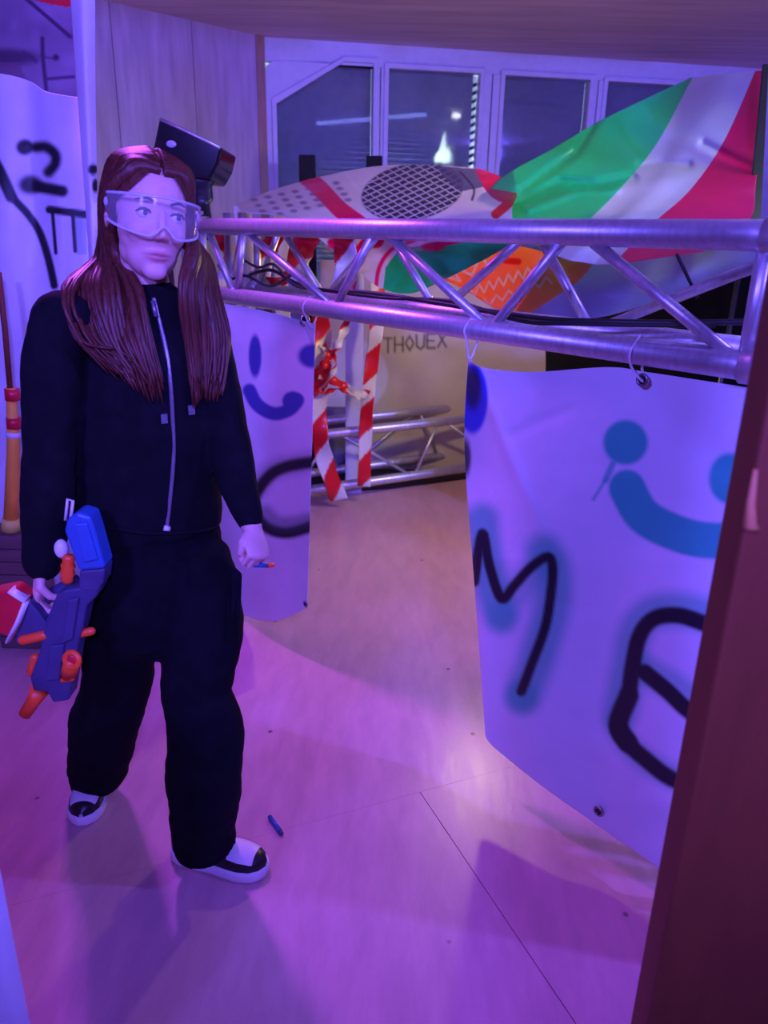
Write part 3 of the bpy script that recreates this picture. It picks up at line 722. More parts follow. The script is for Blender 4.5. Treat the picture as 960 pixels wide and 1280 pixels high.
# warm work lamp hidden by the orange banner
wlm = empty('work_lamp', (1.45,3.34,0), 'small warm lamp on a stand hidden behind the banners', 'lamp')
mk('stand', tube([(1.45,3.34,.01),(1.45,3.34,1.37)], .012, 8), M_black, wlm)
mk('base', tube([(1.45,3.34,.001),(1.45,3.34,.02)], .12, 16), M_black, wlm)
mk('arm', tube([(1.45,3.34,1.365),(.50,3.32,1.365)], .008, 8), M_black, wlm)
mk('shade', tube([(.50,3.32,1.29),(.50,3.32,1.36)], [.05,.07], 16, caps=False), M_black, wlm)
fl2 = empty('flame_lamp', (2.03,2.11,0), 'tall flame-effect lamp on a black stand at the right of the room', 'lamp')
mk('stand', tube([(2.03,2.11,.01),(2.03,2.11,2.18)], .018, 10), M_black, fl2); mk('base', tube([(2.03,2.11,.001),(2.03,2.11,.02)], .2, 20), M_black, fl2)
mk('bowl', tube([(2.03,2.11,2.16),(2.03,2.11,2.26)], [.05,.11], 18), M_black, fl2)
M_flame = emimat('flame_silk', (.75,1.0,.85), 14)
for dx, dy_, hh, rr in ((0,0,.32,.042),(.055,.03,.17,.032),(-.055,-.03,.13,.034)):
    mk('flame', tube(crv([(2.03+dx,2.11+dy_,2.27),(2.03+dx*1.1,2.11+dy_,2.27+hh*.35),(2.03+dx*.9,2.11+dy_,2.27+hh*.7),(2.03+dx*.8+.01,2.11+dy_,2.27+hh)],4), [q.x for q in crv([(rr*.7,0,0),(rr,0,0),(rr*.5,0,0),(.003,0,0)],4)], 12), M_flame, fl2)
lb_ = empty('led_batten', (.85,2.85,ZC-.07), 'slim blue LED batten under the ceiling above the tarps', 'light fitting')
mk('housing', tube([(.48,2.27,ZC-.03),(1.22,3.43,ZC-.03)], .022, 8), M_winwhite, lb_); mk('diffuser', tube([(.48,2.27,ZC-.06),(1.22,3.43,ZC-.06)], .018, 10), emimat('blue_diffuser', (.25,.30,1.0), 7), lb_)
cl_ = empty('ceiling_bulb', (1.55,3.42,ZC), 'small bright bulb under the ceiling at the right', 'light bulb')
mk('socket', tube([(1.55,3.42,ZC),(1.55,3.42,ZC-.03)], .02, 12), M_black, cl_); mk('bulb', ellipsoid((1.55,3.42,ZC-.05), (.045,.035,.022)), emimat('bulb_glow', (.85,.9,1.0), 22), cl_)
for px, Y_, nm, yt in ((384,5.25,'black post in front of the slanted window',194),(468,5.25,'black post between the first two windows',195)):
    a = P(px, yt, Y_)
    bl = mk('black_post', box((a.x, Y_, a.z/2), (.10, .06, a.z)), M_darkcloth, smooth=False, bevel=.004); tag(bl, nm, 'post')

# ------------------------------------------------------------------ stage flood on the truss end, behind the head
fy = 3.02
fl_ = empty('stage_flood', P(250,285,fy), 'glossy black stage floodlight on an arm above the person', 'stage light')
poly = [(199,147),(236,164),(277,184),(272,206),(262,224),(240,222),(214,196),(190,190)]
body = prism([P(a,c,fy) for a,c in poly], (.03,.13,-.02))
mk('housing', body, M_gloss, fl_, smooth=False, bevel=.008)
mk('front_bezel', tube([P(200,149,fy-.006),P(237,166,fy-.006),P(275,185,fy-.006)], .006, 8), M_alu, fl_)
mk('lens', ellipsoid(P(214,180,fy-.004), (.018,.006,.012)), mat('pale_glint', (.5,.5,.6), .15), fl_)  # small pale ellipsoid standing in for a glint on the housing
mk('arm', tube(crv([P(244,212,fy+.05),P(250,235,fy+.05),P(252,255,fy+.05),P(256,284,fy)],5), [(.062,.03)]*5+[(.045,.025)]*5+[(.03,.022)]*6, 12, ref=(0,1,0)), M_black, fl_)
mk('clamp', torus(P(256,284,fy), td, .035, .012), M_black, fl_)

# ------------------------------------------------------------------ left-hand hangings
ctrl = [[(-90,84,2.77),(0,92,2.75),(38,102,2.75),(60,115,2.73),(107,123,2.71)],[(-90,300,2.77),(0,300,2.71),(45,300,2.75),(80,300,2.71),(118,300,2.73)],[(-90,500,2.77),(0,500,2.75),(45,500,2.71),(80,500,2.75),(118,500,2.71)],[(-90,740,2.77),(0,735,2.75),(45,732,2.73),(80,730,2.75),(112,728,2.71)]]
G = sheetgrid(ctrl, 150, 260); p = Paint(G[...,0], G[...,1], WHITE)
p.blob((31,184),(11,10),INK,.3); p.stroke([(46,184),(58,184),(69,193),(69,205),(61,215)], 14, INK, 8); p.stroke([(36,185),(50,184)],8,INK,6,.5); p.blob((38,231),(15,12),INK,.4,.95); p.stroke([(46,233),(78,239)], 15, INK, 6)
p.stroke([(-14,190),(0,214),(11,241),(35,268),(50,291),(61,325),(68,357)], 10, INK, 4); p.stroke([(-14,190),(0,215),(14,246)],15,INK,5)
p.poly([(94,270),(108,270),(108,318),(96,318)], (.25,.45,.5), .6); p.stroke([(62,262),(107,268)], 10, INK, 3); p.stroke([(66,268),(70,316)], 4.5, INK, 2.5); p.stroke([(91,268),(94,314)], 5, INK, 2.5)
lb = sheet('spray_banner', G, posY, p, M_pvc, wrinkle=.012, wscale=4)
tag(lb, 'white banner with a black number 2 hanging left of the person', 'banner')
ctrl = [[(84,-60,2.69),(100,-60,2.67),(119,-60,2.70)],[(94,80,2.69),(106,80,2.66),(119,80,2.70)],[(104,220,2.69),(112,220,2.67),(121,220,2.70)],[(112,345,2.69),(117,345,2.67),(123,345,2.70)],[(114,520,2.69),(119,520,2.67),(124,520,2.70)]]
G = sheetgrid(ctrl, 24, 160); p = Paint(G[...,0], G[...,1], WHITE)
p.blob((116,212),(6,7),INK,.3); p.blob((119,232),(4,9),INK,.3)
st = sheet('fabric_strip', G, posY, p, M_pvc, wrinkle=.006, wscale=8)
tag(st, 'narrow white fabric strip hanging beside the number 2 banner', 'fabric strip')
ctrl = [[(-90,-60,3.2),(0,-60,3.2),(96,-60,3.2)],[(-90,40,3.2),(0,40,3.22),(96,40,3.2)],[(-90,150,3.2),(0,150,3.2),(104,150,3.2)]]
G = sheetgrid(ctrl, 140, 160); p = Paint(G[...,0], G[...,1], (.27,.21,.30))
for k in range(60):
    p.blob((rng.uniform(-60,95), rng.uniform(0,130)), (rng.uniform(5,22), rng.uniform(4,18)), tuple(np.array((.27,.21,.30))*rng.uniform(.55,1.5)), .6, .5)
p.blob((8,72),(36,11),(.06,.03,.07),.5,.9); p.stroke([(30,66),(45,76)],6,(.08,.04,.10),5,.8); p.poly([(-90,78),(24,78),(34,102),(-90,95)], (.20,.10,.16), .7)
p.stroke([(30,-4),(88,46)], 5, (.08,.03,.10), 2); p.stroke([(53,48),(54,75),(58,112)], 5, (.06,.03,.08), 3); p.stroke([(57,99),(92,96)], 4, (.08,.03,.10), 3); p.blob((70,72),(4,4),(.05,.02,.06),.5); p.stroke([(50,70),(70,74)],2,(.1,.05,.1),2)
p.poly([(-90,-80),(96,-80),(96,6),(84,9),(62,5),(34,-2),(20,-8),(-90,-8)], (.85,.01,.03))
pt = sheet('printed_poster', G, posY, p, M_pvc, wrinkle=.01)
tag(pt, 'murky printed poster with a red top above the number 2 banner', 'poster')
# orange barrier post standing on boards
bp_ = empty('barrier_post', (P(14,655,2.58).x, 2.58, 0), 'orange barrier post with red and white tape at the left edge', 'barrier post')
mk('rod', tube([P(-2,340,2.58),P(6,410,2.58),P(13,490,2.58)], .010, 8), M_post, bp_)
mk('post', tube([P(14,485,2.58),P(17,560,2.58),P(14,650,2.58)], [.016,.022,.026], 14), M_polo, bp_)
for a, c in ((486,500),(522,535)): mk('tape_band', tube([P(15+(a-486)*.05,a,2.58),P(15.5+(c-486)*.05,c,2.58)], .025, 14), M_red, bp_)
mk('tape_band', tube([P(17,540,2.58),P(17,546,2.58)], .024, 14), M_white, bp_)
mk('foot', tube([P(14,648,2.58),P(14,662,2.58)], [.03,.036], 14), M_yel, bp_)
zt2 = P(14,664,2.58).z; xc = P(20,700,2.58).x
cr = empty('board_stack', (xc, 2.60, 0), 'stack of dark brown boards under the orange barrier post', 'boards')
hb = zt2/9
for k in range(9):
    mk('board', box((xc+rng.uniform(-.01,.01), 2.60, hb*(k+.5)), (.17, .14, hb*.93)), M_crate, cr, smooth=False, bevel=.003)
# near white banner at the bottom left corner
e0, e1 = P(-8,1075,.80), P(40,1294,.80)
xe = (e0.x+e1.x)/2
G = np.zeros((40,30,3)); 
for j in range(40):
    for i in range(30):
        G[j,i] = (xe-.75*(1-i/29), .80-.10*(1-i/29)+.006*math.sin(i*.9), .98-.9*j/39)
p = Paint(G[...,0], G[...,1], WHITE)
nb = sheet('near_banner', G, lambda a,c,d: Vector((a,c,d)), p, M_pvc)
tag(nb, 'plain white sheet edge in the bottom left corner', 'banner')
fr = mk('banner_rail', tube([Vector((xe+.02,.80,.99)),Vector((xe-.8,.69,.99))], .012, 10), M_alu); tag(fr, 'thin rail carrying the plain white corner sheet', 'rail')
for t_ in (.72,): 
    tag(mk('rail_post', tube([Vector((xe-t_,.71,0)),Vector((xe-t_,.71,1.0))], .015, 10), M_alu), 'thin upright post under the white corner sheet rail', 'post')

# ------------------------------------------------------------------ brown post at the right
py_ = .62
a0, a1 = P(948,470,py_), P(803,1270,py_); xl = (a0.x+a1.x)/2 + .009
po = empty('brown_post', (xl+.12, py_+.06, 0), 'dark red-brown wooden post close by on the right edge', 'wooden post')
mk('post_board', box((xl+.13, py_+.02, ZC/2), (.26,.045,ZC)), M_post, po, smooth=False, bevel=.004)
mk('post_board', box((xl+.15, py_+.10, ZC/2), (.20,.10,ZC)), M_post, po, smooth=False, bevel=.004)
c0 = P(912,600,py_); c1 = P(908,655,py_)
mk('split_edge', tube([Vector((xl+.001,py_-.001,c0.z+.01)),Vector((xl+.002,py_-.002,(c0.z+c1.z)/2)),Vector((xl+.004,py_-.003,c1.z)),Vector((xl+.012,py_-.002,c1.z-.004))], [.002,.004,.006,.003], 8), M_rawwood, po)

# foam dart on the floor
d0, d1 = atz(337,1021,.007), atz(350,1039,.007)
dr = empty('foam_dart', d0, 'blue foam dart lying on the floor by the front shoe', 'foam dart')
mk('dart_body', tube([d0, d1], .0065, 12), M_blue, dr); mk('dart_tip', tube([d1, d1+(d1-d0).normalized()*.012], [.0065,.005], 12), M_navy, dr)

# ------------------------------------------------------------------ the person
def mpp(px, py, Y): return float((np.array(P(px,py,Y))-CAMLOC)@FW)/FPX
HC = P(187, 268, 1.60)
HR = Matrix.Rotation(math.radians(31),3,'Z') @ Matrix.Rotation(math.radians(8),3,'Y') @ Matrix.Rotation(math.radians(2),3,'X')
FS = 1.09     # the face below the eyes is a little longer
def H(x, y, z): return HC + HR @ Vector((x,y,z*FS if z < 0 else z))
person = None
parts = []
# head
parts += [ellipsoid(H(0,.012,.030), (.073,.092,.080), HR), ellipsoid(H(0,-.022,-.020), (.064,.067,.080), HR), ellipsoid(H(0,-.034,-.066), (.049,.046,.045), HR),
          ellipsoid(H(0,-.064,-.094), (.024,.018,.017), HR)]
for s in (-1,1):
    parts += [ellipsoid(H(s*.032,-.056,-.030), (.024,.024,.026), HR), ellipsoid(H(s*.034,-.010,-.060), (.022,.034,.032), HR),
              ellipsoid(H(s*.0085,-.095,-.036), (.007,.009,.0065), HR), ellipsoid(H(s*.075,.014,-.008), (.007,.018,.030), HR @ Matrix.Rotation(s*.35,3,'Z'))]
parts += [tube([H(0,-.086,.006),H(0,-.094,-.014),H(0,-.102,-.031)], [.007,.0075,.0088], 12, round_ends=True)]
parts += [tube([H(-.024,-.0745,-.0640),H(-.009,-.0825,-.0612),H(0,-.0832,-.0618),H(.009,-.0825,-.0612),H(.024,-.0745,-.0640)], [.003,.0042,.004,.0042,.003], 10, round_ends=True),
          tube([H(-.020,-.0760,-.067),H(-.007,-.0815,-.0702),H(.007,-.0815,-.0702),H(.020,-.0760,-.067)], [.003,.0052,.0052,.003], 10, round_ends=True)]
NB = P(190, 392, 1.615)
parts.append(tube([H(0,.012,-.045), H(0,.018,-.10), NB+Vector((0,0,.0)), NB-Vector((0,0,.03))], [.050,.046,.052,.062], 20, round_ends=True))
# trunk, arms and legs under the clothes
yaw = math.radians(22); DV = Vector((-math.sin(yaw), math.cos(yaw), 0))
def loft(rows, ref=DV, n=28, k=4):
    pts = crv([P(*r[:3]) for r in rows], k)
    rr = crv([(r[3], r[4], 0) for r in rows], k)
    return tube(pts, [(q.x, q.y) for q in rr], n, ref=ref, round_ends=True)
torso = [(195,690,1.605,.105,.08),(193,600,1.60,.12,.09),(188,510,1.60,.125,.092),(185,440,1.605,.14,.09),(186,405,1.61,.12,.07),(190,385,1.612,.07,.055)]
parts.append(loft(torso))
armL = [(78,405,1.50),(66,455,1.475),(60,560,1.46),(59,640,1.46),(56,708,1.465)]
armR = [(250,408,1.645),(266,462,1.63),(285,542,1.60),(297,602,1.57),(314,656,1.535)]
parts.append(tube(crv([P(*q) for q in armL],4), list(np.linspace(.042,.027,17)), 16, round_ends=True))
parts.append(tube(crv([P(*q) for q in armR],4), list(np.linspace(.040,.024,17)), 16, round_ends=True))
legL = [(152,725,1.60,47),(150,790,1.60,47),(146,851,1.625,42),(131,906,1.68,43),(123,957,1.735,36),(112,984,1.765,22)]
legR = [(248,725,1.575,50),(254,780,1.54,51),(247,833,1.51,46),(245,866,1.50,43),(256,906,1.485,46),(256,979,1.475,47),(253,1035,1.48,40),(258,1056,1.485,40)]
parts.append(ellipsoid(P(197,735,1.592), (.11,.07,.075)))
for lg in (legL, legR):
    lg = [(lg[0][0], 765, lg[0][2])] + [q for q in lg if q[1] > 775]
    parts.append(tube(crv([P(*q[:3]) for q in lg],3), [.052*(1-.03*i*18/(3*len(lg))) for i in range(3*(len(lg)-1)+1)], 14, round_ends=True))
def hand(wr, d, f, m, curl, thumb, s=1.0, spread=.0175):
    """palm and five fingers: d along the hand, f towards the thumb side, m towards the palm side"""
    d, f, m = Vector(d).normalized(), Vector(f), Vector(m)
    f = (f-d*d.dot(f)).normalized(); m = (m-d*d.dot(m)-f*f.dot(m)).normalized()
    out = [tube([wr, wr+d*.03*s, wr+d*.06*s, wr+d*.082*s], [(.022*s,.026*s),(.017*s,.034*s),(.016*s,.040*s),(.013*s,.036*s)], 16, ref=f, round_ends=True)]
    L = [(.036,.024,.019),(.041,.027,.020),(.038,.025,.020),(.030,.019,.017)]
    for i in range(4):
        q = wr + d*(.082,.087,.083,.074)[i]*s + f*(1.5-i)*spread*s; pts = [q-d*.012*s, q]; an = 0
        for j in range(3):
            an += curl[j]; q = q + (d*math.cos(an)+m*math.sin(an))*L[i][j]*s; pts.append(q)
        out.append(tube(pts, [r*s for r in (.0080,.0082,.0076,.0070,.0060)], 10, round_ends=True))
    tp = [wr+d*.015*s+f*.018*s, wr+d*.04*s+f*.040*s+m*.008*s] ; 
    for a, b2, c in thumb: tp.append(wr+d*a*s+f*b2*s+m*c*s)
    out.append(tube(tp, [.013*s,.0115*s,.0095*s,.0075*s][:len(tp)], 10, round_ends=True))
    return out
# her left hand: loose fist beside the thigh
wR = P(316,660,1.53)
HRd = Vector((.26,-.62,-.74))
parts += hand(wR, HRd, (-.55,-.35,.35), (-.75,.25,-.62), (1.25,1.5,1.15), [(.066,.036,.026),(.078,.018,.040)], .78, .0195)
# her right hand closes on the grip of the toy blaster
wL_ = P(54,706,1.46); gripc = P(66,752,1.462)
HLd = (P(50,748,1.455)-wL_).normalized()
parts += hand(wL_, HLd, (.15,-1,.0), (1,.1,-.2), (.9,1.2,.9), [(.060,.036,.030),(.066,.026,.052)], .9)
bme = remesh(join(*parts), .0028, 2, .5)
co = coords(bme)
# the head is smoothed further; the hands keep their creases
ed = np.empty(len(bme.edges)*2, np.int64); bme.edges.foreach_get('vertices', ed); ed = ed.reshape(-1,2)
hm = (co[:,2] > HC.z-.17) & (np.hypot(co[:,0]-HC.x, co[:,1]-HC.y) < .17)
ed = ed[hm[ed[:,0]] & hm[ed[:,1]]]
deg = np.bincount(ed.ravel(), minlength=len(co))[:,None].astype(float)
for _ in range(8):
    acc = np.zeros_like(co); np.add.at(acc, ed[:,0], co[ed[:,1]]); np.add.at(acc, ed[:,1], co[ed[:,0]])
    ok_ = hm & (deg[:,0] > 2); co[ok_] = .5*co[ok_] + .5*acc[ok_]/deg[ok_]
loc = (co-np.array(HC)) @ np.array(HR)           # head-local
loc[:,2] = np.where(loc[:,2] < 0, loc[:,2]/FS, loc[:,2])
def gauss(c, s): return np.exp(-(((loc-np.array(c))/np.array(s))**2).sum(1))
disp = np.zeros_like(loc)
for s in (-1,1):
    disp[:,1] += .0065*gauss((s*.031,-.083,.001),(.014,.02,.009))
disp[:,1] += .003*gauss((0,-.083,-.0655),(.020,.014,.0018))
co = co + disp @ np.array(HR).T
setcoords(bme, co)
SK = np.array((.80,.45,.40))
rgb = np.ones_like(co)*SK
def tint(a, col):
    global rgb
    rgb = rgb*(1-a[:,None])+np.array(col)*a[:,None]
tint(np.clip(1.2*gauss((0,-.082,-.0615),(.023,.014,.0036)),0,1)*.75, (.62,.16,.17)); tint(np.clip(1.2*gauss((0,-.081,-.0702),(.020,.014,.0050)),0,1)*.8, (.68,.18,.20))
tint(gauss((0,-.082,-.0655),(.023,.02,.0019))*.9, (.10,.02,.03))
for s in (-1,1):
    tint(gauss((s*.038,-.07,-.035),(.02,.03,.018))*.35, (.78,.34,.32)); tint(gauss((s*.078,.014,-.008),(.012,.02,.03))*.7, (.80,.25,.22))
    tint(np.clip(gauss((s*.009,-.10,-.0425),(.0035,.008,.0022))*1.3,0,1)*.8, (.20,.06,.06))
setpaint(bme, rgb)
person = meshobj('person', bme, M_skin)
tag(person, 'person in black zip hoodie and cargo trousers with clear goggles holding a toy blaster', 'person')
# eyes and brows
M_eye = mat('eye_white', (.75,.72,.74), .2, noise_amt=.03); M_iris = mat('iris', (.03,.035,.05), .15)
M_brow = mat('brow', (.10,.04,.03), .8)
for s in (-1,1):
    ey = mk('eye', ellipsoid(H(s*.031,-.0715,.001), (.0122,.0122,.0115), HR, 20, 12), M_eye, person)
    mk('iris', ellipsoid(H(s*.031+.0015,-.0815,.001), (.0055,.0028,.0055), HR, 14, 8), M_iris, ey)
    mk('eyelid', tube([H(s*.031-.0145,-.0765,.0005),H(s*.031-.008,-.0835,.0065),H(s*.031,-.0850,.0078),H(s*.031+.008,-.0835,.0062),H(s*.031+.0145,-.0765,.0)], [.0012,.0022,.0024,.0022,.0012], 8), M_brow, person)
    mk('eyebrow', tube([H(s*.014,-.0905,.021),H(s*.030,-.0925,.0265),H(s*.048,-.0765,.021)], [(.0024,.0024),(.003,.0028),(.0012,.0012)], 8), M_brow, person)

# trousers
tp = [loft([(194,635,1.605,.135,.096),(195,665,1.605,.142,.098),(196,700,1.60,.152,.105),(198,745,1.592,.155,.108),(200,775,1.585,.135,.10)])]
for lg in (legL, legR):
    lg = [(lg[0][0]*.9+19.6, 685, lg[0][2], lg[0][3]-8)] + lg
    pts = crv([P(*q[:3]) for q in lg], 4); ww = [mpp(*q[:3])*q[3] for q in lg]
    rr = crv([(a,0,0) for a in ww], 4)
    tp.append(tube(pts, [(q.x, max(.045, q.x*.95)) for q in rr], 24, ref=(0,1,0), round_ends=False))
tme = remesh(join(*tp), .006, 6, .5)
def wrinkles(me, amp, sc, zs=1.0, seed=0.0):
    c = coords(me); n = np.empty(len(me.vertices)*3); me.vertex_normals.foreach_get('vector', n); n = n.reshape(-1,3)
    h = np.array([noise.noise(Vector((p[0]*sc+seed, p[1]*sc, p[2]*sc*zs)))+.5*noise.noise(Vector((p[0]*sc*2+seed, p[1]*sc*2, p[2]*sc*2.6*zs))) for p in c])
    setcoords(me, c+n*(amp*h)[:,None])
wrinkles(tme, .0065, 9, 1.5)
trs = meshobj('trousers', tme, M_trs, person)
# jacket
jk = [loft([(188,664,1.605,.150,.104),(187,650,1.605,.160,.112),(185,600,1.60,.158,.112),(183,520,1.60,.155,.113),(182,455,1.602,.154,.110),(183,418,1.607,.148,.092),(186,398,1.61,.118,.076),(190,384,1.614,.072,.066)])]
cl = crv([P(*q) for q in [(80,402,1.505)]+armL[1:4]+[(53,700,1.458)]], 4); jk.append(tube(cl, [q.x for q in crv([(.060,0,0),(.057,0,0),(.051,0,0),(.051,0,0),(.041,0,0)],4)], 20, round_ends=True))
cr_ = crv([P(*q) for q in armR[:4]+[(312,648,1.54)]], 4); jk.append(tube(cr_, [q.x for q in crv([(.055,0,0),(.050,0,0),(.046,0,0),(.043,0,0),(.034,0,0)],4)], 20, round_ends=True))
jk.append(torus(P(188,394,1.635), (.1,-.55,1), .064, .020, 28, 12))
jme = remesh(join(*jk), .006, 5, .5); wrinkles(jme, .005, 8, 1.3, 3.0)
jac = meshobj('hoodie', jme, M_cloth, person)
jbv = BVHTree.FromPolygons([v.co.copy() for v in jme.vertices], [tuple(q.vertices) for q in jme.polygons])
tbv = BVHTree.FromPolygons([v.co.copy() for v in tme.vertices], [tuple(q.vertices) for q in tme.polygons])
def hit(px, py, lift=.0, bv=None, dflt=1.5):
    d = Vector(ray(px,py)).normalized(); h = (bv or jbv).ray_cast(Vector(CAMLOC), d)
    return (h[0] if h[0] is not None else P(px,py,dflt)) - d*lift
zp = [hit(a,c,.001) for a,c in ((192,372),(199,400),(208,440),(213,480),(216,530),(217,570),(213,620),(208,662))]
zo = mk('zipper', tube(crv(zp,6), (.0044), 8, ref=(0,1,0), flat=.5), M_zip, jac)
mk('zip_pull', tube([hit(191,376,.006),hit(195,396,.006)], .005, 8), M_zip, zo)
mk('zip_stop', tube([hit(205,660,.004),hit(212,661,.004)], .006, 8), M_white, zo)
for a, c in ((205,524),(239,513)):
    q = [hit(a-4,c-6,.003),hit(a+4,c-7,.003),hit(a+5,c+5,.003),hit(a-3,c+6,.003)]
    mk('drawcord_tip', prism(q, (q[0]-Vector(CAMLOC)).normalized()*-.003), M_zip, jac, smooth=False)
mk('hem_band', tube(crv([hit(a,c,.0015) for a,c in ((104,655),(150,662),(196,667),(250,664),(272,658))],6), .004, 8), M_cloth, jac)
for pts_ in (((286,700),(303,716),(300,800),(284,800)),):
    q = [hit(a,c,.006,tbv,1.55) for a,c in pts_]
    mk('cargo_pocket', prism(q, (0,-.012,0)), M_trs, trs, smooth=False, bevel=.004)
# hair
def skull(x, y, z, k=1.0):
    v = Vector((x, y-.012, z-.030)); e = Vector((v.x/.078, v.y/.097, v.z/.085)); L = e.length
    return H(*(Vector((0,.012,.030)) + v*(k/L)))
hv, hf = [], []
cap = ellipsoid((0,.012,.030), (.0775,.0965,.0845), None, 200, 150)
keep = []
for f_ in cap[1]:
    c = sum((cap[0][i] for i in f_), Vector())/len(f_)
    hl = .086 - .060*(abs(c.x)/.062)**1.4
    ok = (c.y > -.020 and c.z > -.035) or (c.z > hl) or (c.y > .03)
    if c.y < -.010 and c.z < hl and abs(c.x) < .080: ok = False
    if ok: keep.append(f_)
hv.append(([H(*v) for v in cap[0]], keep))
def lerp(a, b2, t): return tuple(x+(y-x)*t for x, y in zip(a, b2))
HAIRKEYS = {-1: [((-.060,-.056,.066),(-.052,.075,.060)), ((-.074,-.018,.022),(-.058,.080,-.010))],
             1: [((.060,-.056,.066),(.052,.075,.060)), ((.076,-.034,-.002),(.058,.080,-.010))]}
LOWER = {-1: [((143,318,1.60),(126,322,1.66)), ((172,362,1.52),(84,362,1.56)), ((186,425,1.47),(96,420,1.48)), ((202,500,1.46),(140,462,1.46))],
          1: [((240,315,1.575),(254,325,1.66)), ((228,365,1.55),(268,372,1.64)), ((236,430,1.53),(282,430,1.60)), ((243,500,1.50),(275,488,1.56))]}
for s in (-1,1):
    N = 140
    for i in range(N):
        t = (i+random.random())/N; lay = random.random()
        root = skull(.004*s, -.080+.165*t**1.1, .09-.02*abs(t-.45), 1.0+.02*lay)
        a = lerp(*HAIRKEYS[s][0], t); b2 = lerp(*HAIRKEYS[s][1], t)
        pts = [root, skull(*lerp((.02*s,-.07+.15*t,.105),a,.55), 1.02+.02*lay), skull(*a, 1.02+.025*lay), skull(*b2, 1.04+.05*lay)]
        t2 = min(1, max(0, t+random.uniform(-.2,.2)))
        for j, (q0, q1) in enumerate(LOWER[s]):
            px, py, Y_ = lerp(q0, q1, t2); px += random.uniform(-4,4); py += random.uniform(-4,4)+(random.uniform(-25,10) if j == 3 else 0)
            if j == 0: pts.append(P(px,py,Y_))
            else:
                h = hit(px,py,.006+.020*lay,None,Y_); 
                if abs(h.y-Y_) > .12: h = P(px,py,Y_)
                pts.append(h)
        pc = crv(pts, 4); n = len(pc)
        r0 = random.uniform(.0055,.010)
        rd = [r0*(.45+.9*math.sin(PI*min(1,(k/n)*1.1+.05))**.6 if k < n-1 else .15) for k in range(n)]
        hv.append(tube(pc, [(r, r*.55) for r in rd], 6, ref=(0,1,0)))
for i in range(50):   # hair down the back
    t = i/49; x = -.06+.12*t
    pts = [skull(x*.3, .06, .10), skull(x*1.1, .09, .05, 1.04), skull(x*1.1, .09, -.01, 1.06), H(x*1.1,.085,-.07), H(x*1.3,.085,-.14), H(x*1.35,.09,-.24)+Vector((0,0,random.uniform(-.03,.01)))]
    pc = crv(pts,3); hv.append(tube(pc, [(.010,.006)]*(len(pc)-1)+[(.002,.002)], 6))
mk('hair', join(*hv), M_hair, person)
# goggles
M_clear, cnt, cbs = newmat('clear_plastic')
cbs.inputs['Base Color'].default_value = (.85,.85,.95,1); cbs.inputs['Roughness'].default_value = .12; cbs.inputs['Alpha'].default_value = .16
cn = cnt.nodes.new('ShaderNodeTexNoise'); cn.inputs['Scale'].default_value = 40
cm = cnt.nodes.new('ShaderNodeMapRange'); cm.inputs[3].default_value = .08; cm.inputs[4].default_value = .24
cnt.links.new(cn.outputs[0], cm.inputs[0]); cnt.links.new(cm.outputs[0], cbs.inputs['Alpha'])
M_rim, rnt, rbs = newmat('goggle_rim'); rbs.inputs['Base Color'].default_value = (.72,.72,.80,1); rbs.inputs['Roughness'].default_value = .25; rbs.inputs['Alpha'].default_value = .62
rn = rnt.nodes.new('ShaderNodeTexNoise'); rn.inputs['Scale'].default_value = 30
rm = rnt.nodes.new('ShaderNodeMapRange'); rm.inputs[3].default_value = .45; rm.inputs[4].default_value = .8
rnt.links.new(rn.outputs[0], rm.inputs[0]); rnt.links.new(rm.outputs[0], rbs.inputs['Alpha'])
def gp(a, z, k=1.0): return H(.088*k*math.sin(a), -.012-.100*k*math.cos(a), z)
def ztop_(a): return .031-.004*abs(a)
def zbot(a): return -.037+.020*math.exp(-(a/.17)**2)+.010*abs(a)**2
NA = 41; angs = np.linspace(-1.42,1.42,NA)
gV, gF = [], []
for a in angs:
    for k in range(7): gV.append(gp(a, zbot(a)+(ztop_(a)-zbot(a))*k/6, 1+.03*math.sin(PI*k/6)))
gg = mk('goggles', (gV, [(i*7+k,(i+1)*7+k,(i+1)*7+k+1,i*7+k+1) for i in range(NA-1) for k in range(6)]), M_clear, person)
gg['label'] = 'clear safety goggles'
mk('goggle_rim', join(tube([gp(a, ztop_(a)) for a in angs], .0028, 8), tube([gp(a, zbot(a)) for a in angs], .0026, 8)), M_rim, gg)
for s in (-1,1):
    e = gp(1.42*s, .006)
    mk('temple_arm', tube([gp(1.42*s,.010), H(s*.083,.02,.008), H(s*.078,.055,.0)], [(.0025,.008)]*3, 8), M_rim, gg)

